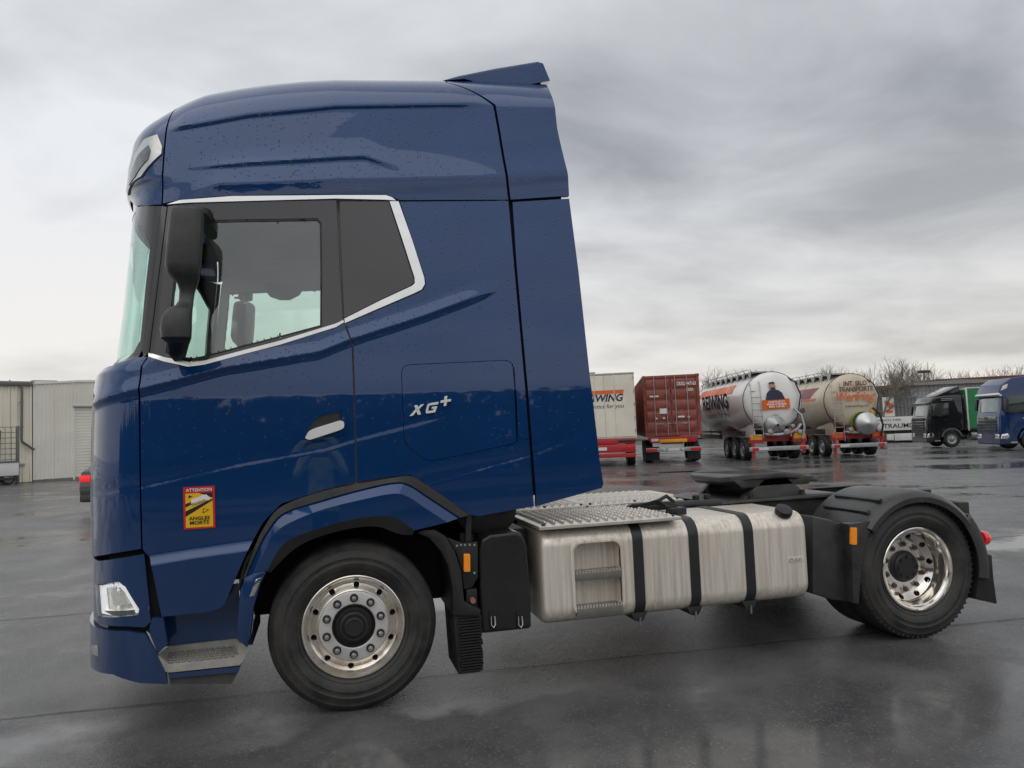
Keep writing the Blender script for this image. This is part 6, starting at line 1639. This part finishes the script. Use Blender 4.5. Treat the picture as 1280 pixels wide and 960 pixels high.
shed('distant_hall', 'distant pale hall seen between the trailers and under the tankers', 740, 95, 46, 507, 14, RB_, mat('hall_far_wall', (.30, .29, .27), .7, noise=.3, nscale=.3), RUST, .6, False)
sg = far(1104, 62)
t = thing('white_sign_board', 'white sign board with an orange leaf mark near the cream tanker', 'sign', sg, RB_)
box('board', 0, .95, -.06, 0, 2.1, 3.7, PLT, t, .01)
prism('leaf_mark', spline([(.15, 3.45), (.5, 3.3), (.82, 3.05), (.8, 2.75), (.45, 2.85), (.22, 3.1), (.15, 3.45)], 5)[:-1], 'y', -.07, -.061, ORNG, t); prism('leaf_mark', [(.2, 2.35), (.8, 2.38), (.8, 2.62), (.3, 2.6)], 'y', -.07, -.061, ORNG, t)
for x in (.12, .83): box('post', x-.05, x+.05, 0, .08, 0, 3.6, FM, t)
gc = far(1114, 63)
t = thing('grey_container', 'grey corrugated container beside the white sign board', 'container', gc, RB_)
rib_sheet('corrugated_side', 0, 2.2, .15, 3.6, 0, .3, .06, mat('container_grey', (.17, .185, .20), .5, noise=.2), t); box('container_body', 0, 2.2, .02, 6, .1, 3.6, MATS['container_grey'], t); box('top_rail', -.05, 2.25, -.09, .1, 3.6, 3.74, MATS['container_grey'], t)
lp_ = far(1159, 68)
LH = top_h(1159, 466, 68)
t = thing('yard_lamp', 'yard lamp with a flat head above the corrugated shed', 'lamp', lp_)
cyl('pole', (0, 0, 0), (0, 0, LH), .09, FM, t, 8, r1=.06); box('lamp_head', -.5, .5, -.25, .25, LH, LH+.25, TBLK, t, .05)

# ------------------------------------------------------------------ bare winter trees
BARK = mat('bark', (.20, .17, .14), .85, noise=.4, nscale=8)
def bare_tree(name, label, base, H, seed, spread=.5, group='bare trees beyond the yard', levels=5):
    rnd = random.Random(seed); V = []; F = []; TV = []; TF_ = []
    def seg(a, b, r0, r1, tw):
        v_, f_ = (TV, TF_) if tw else (V, F)
        d = (b-a); 
        if d.length < 1e-4: return
        d.normalize(); u = d.orthogonal().normalized(); w = d.cross(u); n = 3 if tw else 6; i0 = len(v_)
        for p, r in ((a, r0), (b, r1)):
            for k in range(n): v_.append(tuple(p+u*(r*math.cos(2*PI*k/n))+w*(r*math.sin(2*PI*k/n))))
        for k in range(n): f_.append((i0+k, i0+(k+1) % n, i0+n+(k+1) % n, i0+n+k))
    def grow(p, d, L_, r, lv):
        m = 3; q = p
        for i in range(m):
            dd = (d+Vector((rnd.gauss(0, .12), rnd.gauss(0, .12), rnd.gauss(.04, .08)))).normalized(); e = q+dd*(L_/m)
            seg(q, e, r*(1-.25*i/m), r*(1-.25*(i+1)/m), lv >= 2); q = e; d = dd
            if lv < levels and i > 0 or lv == 1:
                for _ in range(2 if lv < 3 else 1):
                    a = rnd.uniform(0, 2*PI); o = d.orthogonal().normalized(); o.rotate(Matrix.Rotation(a, 3, d))
                    grow(q, (d*.75+o*rnd.uniform(.45, .95)*spread*1.5).normalized(), L_*rnd.uniform(.5, .8), max(r*.5, .008), lv+1) if lv < levels else None
        if lv < levels: grow(q, d, L_*.7, r*.7, lv+1)
    t = thing(name, label, 'tree', base, 0, group)
    grow(Vector((0, 0, 0)), Vector((0, 0, 1)), H*.34, H*.014, 0)
    mesh('trunk', V, F, BARK, t, 60); mesh('crown', TV, TF_, BARK, t)
    return t
TREES = [(888, 456, 85, 'small bare tree rising behind the red container'), (935, 462, 58, 'bare tree top showing above the white tanker'), (1068, 443, 66, 'tall bare tree directly behind the cream tanker'), (1096, 440, 62, 'bare tree right of the cream tanker'),
         (1122, 438, 66, 'bare tree above the brown roofed shed'), (1163, 456, 72, 'broad bare tree beside the yard lamp'), (1225, 462, 80, 'bare tree above the warehouse roof'), (1262, 452, 76, 'bare tree above the blue truck'), (1290, 458, 70, 'bare tree at the right edge behind the blue truck'), (908, 461, 88, 'low bare tree between the red container and the white tanker'), (952, 460, 90, 'low bare tree behind the catwalk of the white tanker'),
         (1012, 461, 92, 'low bare tree in the gap between the two tankers'), (1040, 456, 84, 'bare tree behind the catwalk of the cream tanker'), (1142, 449, 86, 'bare tree left of the yard lamp'), (1186, 459, 90, 'low bare tree right of the yard lamp'), (1206, 462, 88, 'low bare tree above the green trailer')]
for i, (px, ytop, dd, lab) in enumerate(TREES):
    r_ = ray(px, 500); r_ = r_/(r_@_f); p = CAM_C+r_*dd
    x, y = p[0], p[1]; g = G(x, y); top = CAM_C[2]+(ray(px, ytop)/(ray(px, ytop)@_f)*dd)[2]
    bare_tree('bare_tree', lab, (x, y, g), max(4, (top-g)*1.0), 11+i*7, .55)
# the wood behind the photographer, seen only as reflections in the paint
rnd = random.Random(3); V = []; F = []
for i in range(170):
    x = -60+i*.75+rnd.uniform(-.5, .5); y = -31+rnd.uniform(-4, 3); h = rnd.choice((4.2, 4.6, 5.0, 5.8))*rnd.uniform(.9, 1.1); g = G(x, y)
    for k in range(170):
        u = rnd.random()**1.15; z = g+h*(.02+.98*u); rr = (1-u)**.6*rnd.uniform(.1, 1)*1.3; a = rnd.uniform(0, 2*PI)
        c = Vector((x+rr*math.cos(a), y+rr*math.sin(a), z)); n1 = Vector((rnd.gauss(0, 1), rnd.gauss(0, 1), rnd.gauss(0, .6))).normalized(); o = n1.orthogonal().normalized(); o2 = n1.cross(o); s = rnd.uniform(.15, .45)*(1.3-.9*u); i0 = len(V)
        for b in range(5):
            an = 2*PI*b/5; V.append(tuple(c+o*(s*math.cos(an))+o2*(s*rnd.uniform(.5, 1)*math.sin(an))))
        F.append(tuple(range(i0, i0+5)))
for i in range(11000):
    x = rnd.uniform(-60, 68); y = rnd.uniform(-33, -29); c = Vector((x, y, G(x, y)+4.1*rnd.random()**.8*(.84+.10*math.sin(x*1.7)+.08*math.sin(x*.43+1)+.05*math.sin(x*4.1)))); n1 = Vector((rnd.gauss(0, .5), rnd.gauss(0, 1), rnd.gauss(0, .4))).normalized(); o = n1.orthogonal().normalized(); o2 = n1.cross(o); s = rnd.uniform(.2, .42); i0 = len(V)
    V += [tuple(c+o*(s*math.cos(2*PI*b/4))+o2*(s*rnd.uniform(.6, 1)*math.sin(2*PI*b/4))) for b in range(4)]; F.append((i0, i0+1, i0+2, i0+3))
w = mesh('far_wood', V, F, mat('wood_foliage', (.030, .038, .022), .8, noise=.4, nscale=.5)); tag(w, kind='stuff')
w['label'] = 'dark wood along the yard behind the camera'

# ------------------------------------------------------------------ the photographer, mirrored in the door paint
def person():
    t = thing('person', 'person in yellow safety jacket holding up a phone, mirrored in the blue door', 'person', (-0.20, -5.12, 0.0), 0)
    V = {'pel': (0, 0, .95), 'wst': (0, .01, 1.10), 'chs': (0, 0, 1.32), 'nck0': (0, -.01, 1.46), 'nck': (0, 0, 1.53), 'hd0': (0, .015, 1.60), 'hd1': (0, .01, 1.68), 'hd2': (0, 0, 1.77),
         'hipL': (-.10, 0, .90), 'kneL': (-.12, .03, .50), 'ankL': (-.13, 0, .09), 'toeL': (-.15, .17, .035), 'hipR': (.10, 0, .90), 'kneR': (.12, .03, .50), 'ankR': (.13, 0, .09), 'toeR': (.15, .17, .035),
         'shL': (-.19, 0, 1.42), 'elL': (-.30, .10, 1.17), 'wrL': (-.13, .27, 1.40), 'shR': (.19, 0, 1.42), 'elR': (.30, .10, 1.17), 'wrR': (.13, .27, 1.40)}
    R_ = {'pel': (.15, .11), 'wst': (.14, .105), 'chs': (.17, .12), 'nck0': (.10, .08), 'nck': (.055, .055), 'hd0': (.07, .08), 'hd1': (.078, .095), 'hd2': (.05, .06), 'hip': (.095, .095), 'kne': (.062, .065), 'ank': (.045, .05), 'toe': (.042, .03), 'sh': (.075, .075), 'el': (.052, .052), 'wr': (.034, .034)}
    E = [('pel', 'wst'), ('wst', 'chs'), ('chs', 'nck0'), ('nck0', 'nck'), ('nck', 'hd0'), ('hd0', 'hd1'), ('hd1', 'hd2')]
    for s in 'LR': E += [('pel', 'hip'+s), ('hip'+s, 'kne'+s), ('kne'+s, 'ank'+s), ('ank'+s, 'toe'+s), ('chs', 'sh'+s), ('sh'+s, 'el'+s), ('el'+s, 'wr'+s)]
    def skin(name, V, E, rad_, root, material, sub_=2):
        k = list(V); me = bpy.data.meshes.new(name); me.from_pydata([V[q] for q in k], [(k.index(a), k.index(b)) for a, b in E], [])
        o = bpy.data.objects.new(name, me); COL.objects.link(o)
        o.modifiers.new('s', 'SKIN')
        for i, q in enumerate(k):
            r = rad_(q); me.skin_vertices[0].data[i].radius = r; me.skin_vertices[0].data[i].use_root = (q == root)
        md = o.modifiers.new('d', 'SUBSURF'); md.levels = sub_
        dg = bpy.context.evaluated_depsgraph_get(); dg.update(); m2 = bpy.data.meshes.new_from_object(o.evaluated_get(dg)); bpy.data.objects.remove(o)
        m2.polygons.foreach_set('use_smooth', [True]*len(m2.polygons)); m2.materials.clear(); return m2
    JK = mat('safety_yellow', (.70, .90, .08), .7, noise=.2, nscale=12); TR = mat('work_trousers', (.02, .024, .035), .8, noise=.3); SK = mat('skin', (.50, .30, .22), .5, noise=.1); RF = mat('reflective_band', (.62, .63, .62), .3, metal=.4, noise=.1); HR = mat('hair', (.03, .022, .016), .7, noise=.3); SH = mat('shoe', (.02, .018, .016), .5, noise=.2)
    me = skin('body', V, E, lambda q: R_.get(q, R_.get(q.rstrip('LR'), (.05, .05))), 'pel', None)
    for m in (JK, TR, SK, RF, SH): me.materials.append(m)
    for p in me.polygons:
        c = p.center; arm = abs(c.x) > .2 and c.z > 1.0 or c.y > .14 and c.z > 1.0
        i = 0 if c.z > .93 else 1
        if c.z > 1.50 or (c.y > .235 and c.z > 1.0): i = 2
        elif c.z < .08: i = 4
        elif not arm and (1.05 < c.z < 1.10 or 1.20 < c.z < 1.25) or (arm and .05 < c.y < .10): i = 3
        p.material_index = i
    link('body', me, None, t)
    # hair cap, face, hands, phone
    lathe('hair', [(0.0, .112), (.05, .104), (.085, .07), (.098, .02), (.097, -.03)], HR, t, 20, (0, -.012, 1.70), axis='z')
    for s in (-1, 1):
        lathe('eye', [(0, .009), (.007, .006), (.009, 0), (.007, -.006), (0, -.009)], BLK, t, 8, (s*.032, .098, 1.675), axis='z')
        lathe('ear', [(0, .03), (.012, .02), (.016, 0), (.010, -.02), (0, -.03)], SK, t, 8, (s*.083, .0, 1.665), axis='z')
        # hand: palm and five fingers closed on the phone
        w = Vector((s*.13, .27, 1.40)); b = bmesh.new(); hx = -s
        palm = w+Vector((hx*.025, .045, .045)); tube_bm(b, [w, w+Vector((hx*.01, .02, .02)), palm, palm+Vector((hx*.012, .015, .02))], [.030, .036, .038, .028], 10)
        for k in range(4):
            f0 = palm+Vector((hx*.01, .012, .028-.019*k)); f1 = f0+Vector((hx*.03, .022, .004)); f2 = f1+Vector((hx*.024-.0, -.008, .0)); tube_bm(b, [f0, f1, f2, f2+Vector((hx*.012, -.012, 0))], [.0095, .009, .0085, .006-.0005*k], 6)
        tube_bm(b, [palm+Vector((0, -.01, .0)), palm+Vector((hx*.02, -.022, .022)), palm+Vector((hx*.042, -.02, .03))], [.012, .0105, .008], 6)
        frombm('hand', b, SK, t, 60)
    prism('nose', [(.092, 1.66), (.112, 1.635), (.092, 1.628)], 'x', -.012, .012, SK, t, .003); box('mouth', -.024, .024, .086, .096, 1.598, 1.606, mat('lips', (.36, .14, .12), .5, noise=.1), t, .003)
    ph = box('phone', -.078, .078, .355, .363, 1.405, 1.485, BLK, None, .006); ph.location = (-0.20, -5.12, 0.0)
    tag(ph, 'black phone held in both hands by the person in the yellow jacket', 'phone')
person()
# leafless woodland far beyond the yard: upright twigs, thinning towards the top
rnd = random.Random(21); V = []; F = []
for i in range(26000):
    l = rnd.uniform(-110, 120); d = rnd.uniform(112, 128)
    x = CAM_C[0]+l*math.cos(YAW)+d*math.sin(YAW); y = CAM_C[1]-l*math.sin(YAW)+d*math.cos(YAW)
    hmax = 6.2+1.6*math.sin(l*.31)+1.1*math.sin(l*.83+2)+.6*math.sin(l*2.1)
    z0 = G(x, y)+hmax*rnd.random()**1.5*.9; L_ = rnd.uniform(.5, 1.7); a = rnd.gauss(0, .55); b = rnd.gauss(0, .4); w_ = rnd.uniform(.03, .09); i0 = len(V)
    V += [(x-w_, y, z0), (x+w_, y, z0), (x+L_*math.sin(a), y+L_*math.sin(b), z0+L_*math.cos(a))]; F.append((i0, i0+1, i0+2))
w = mesh('far_woodland', V, F, mat('twig_mass', (.17, .145, .125), .9, noise=.3, nscale=.3)); tag(w, kind='stuff')
w['label'] = 'low leafless woodland along the horizon beyond the yard'
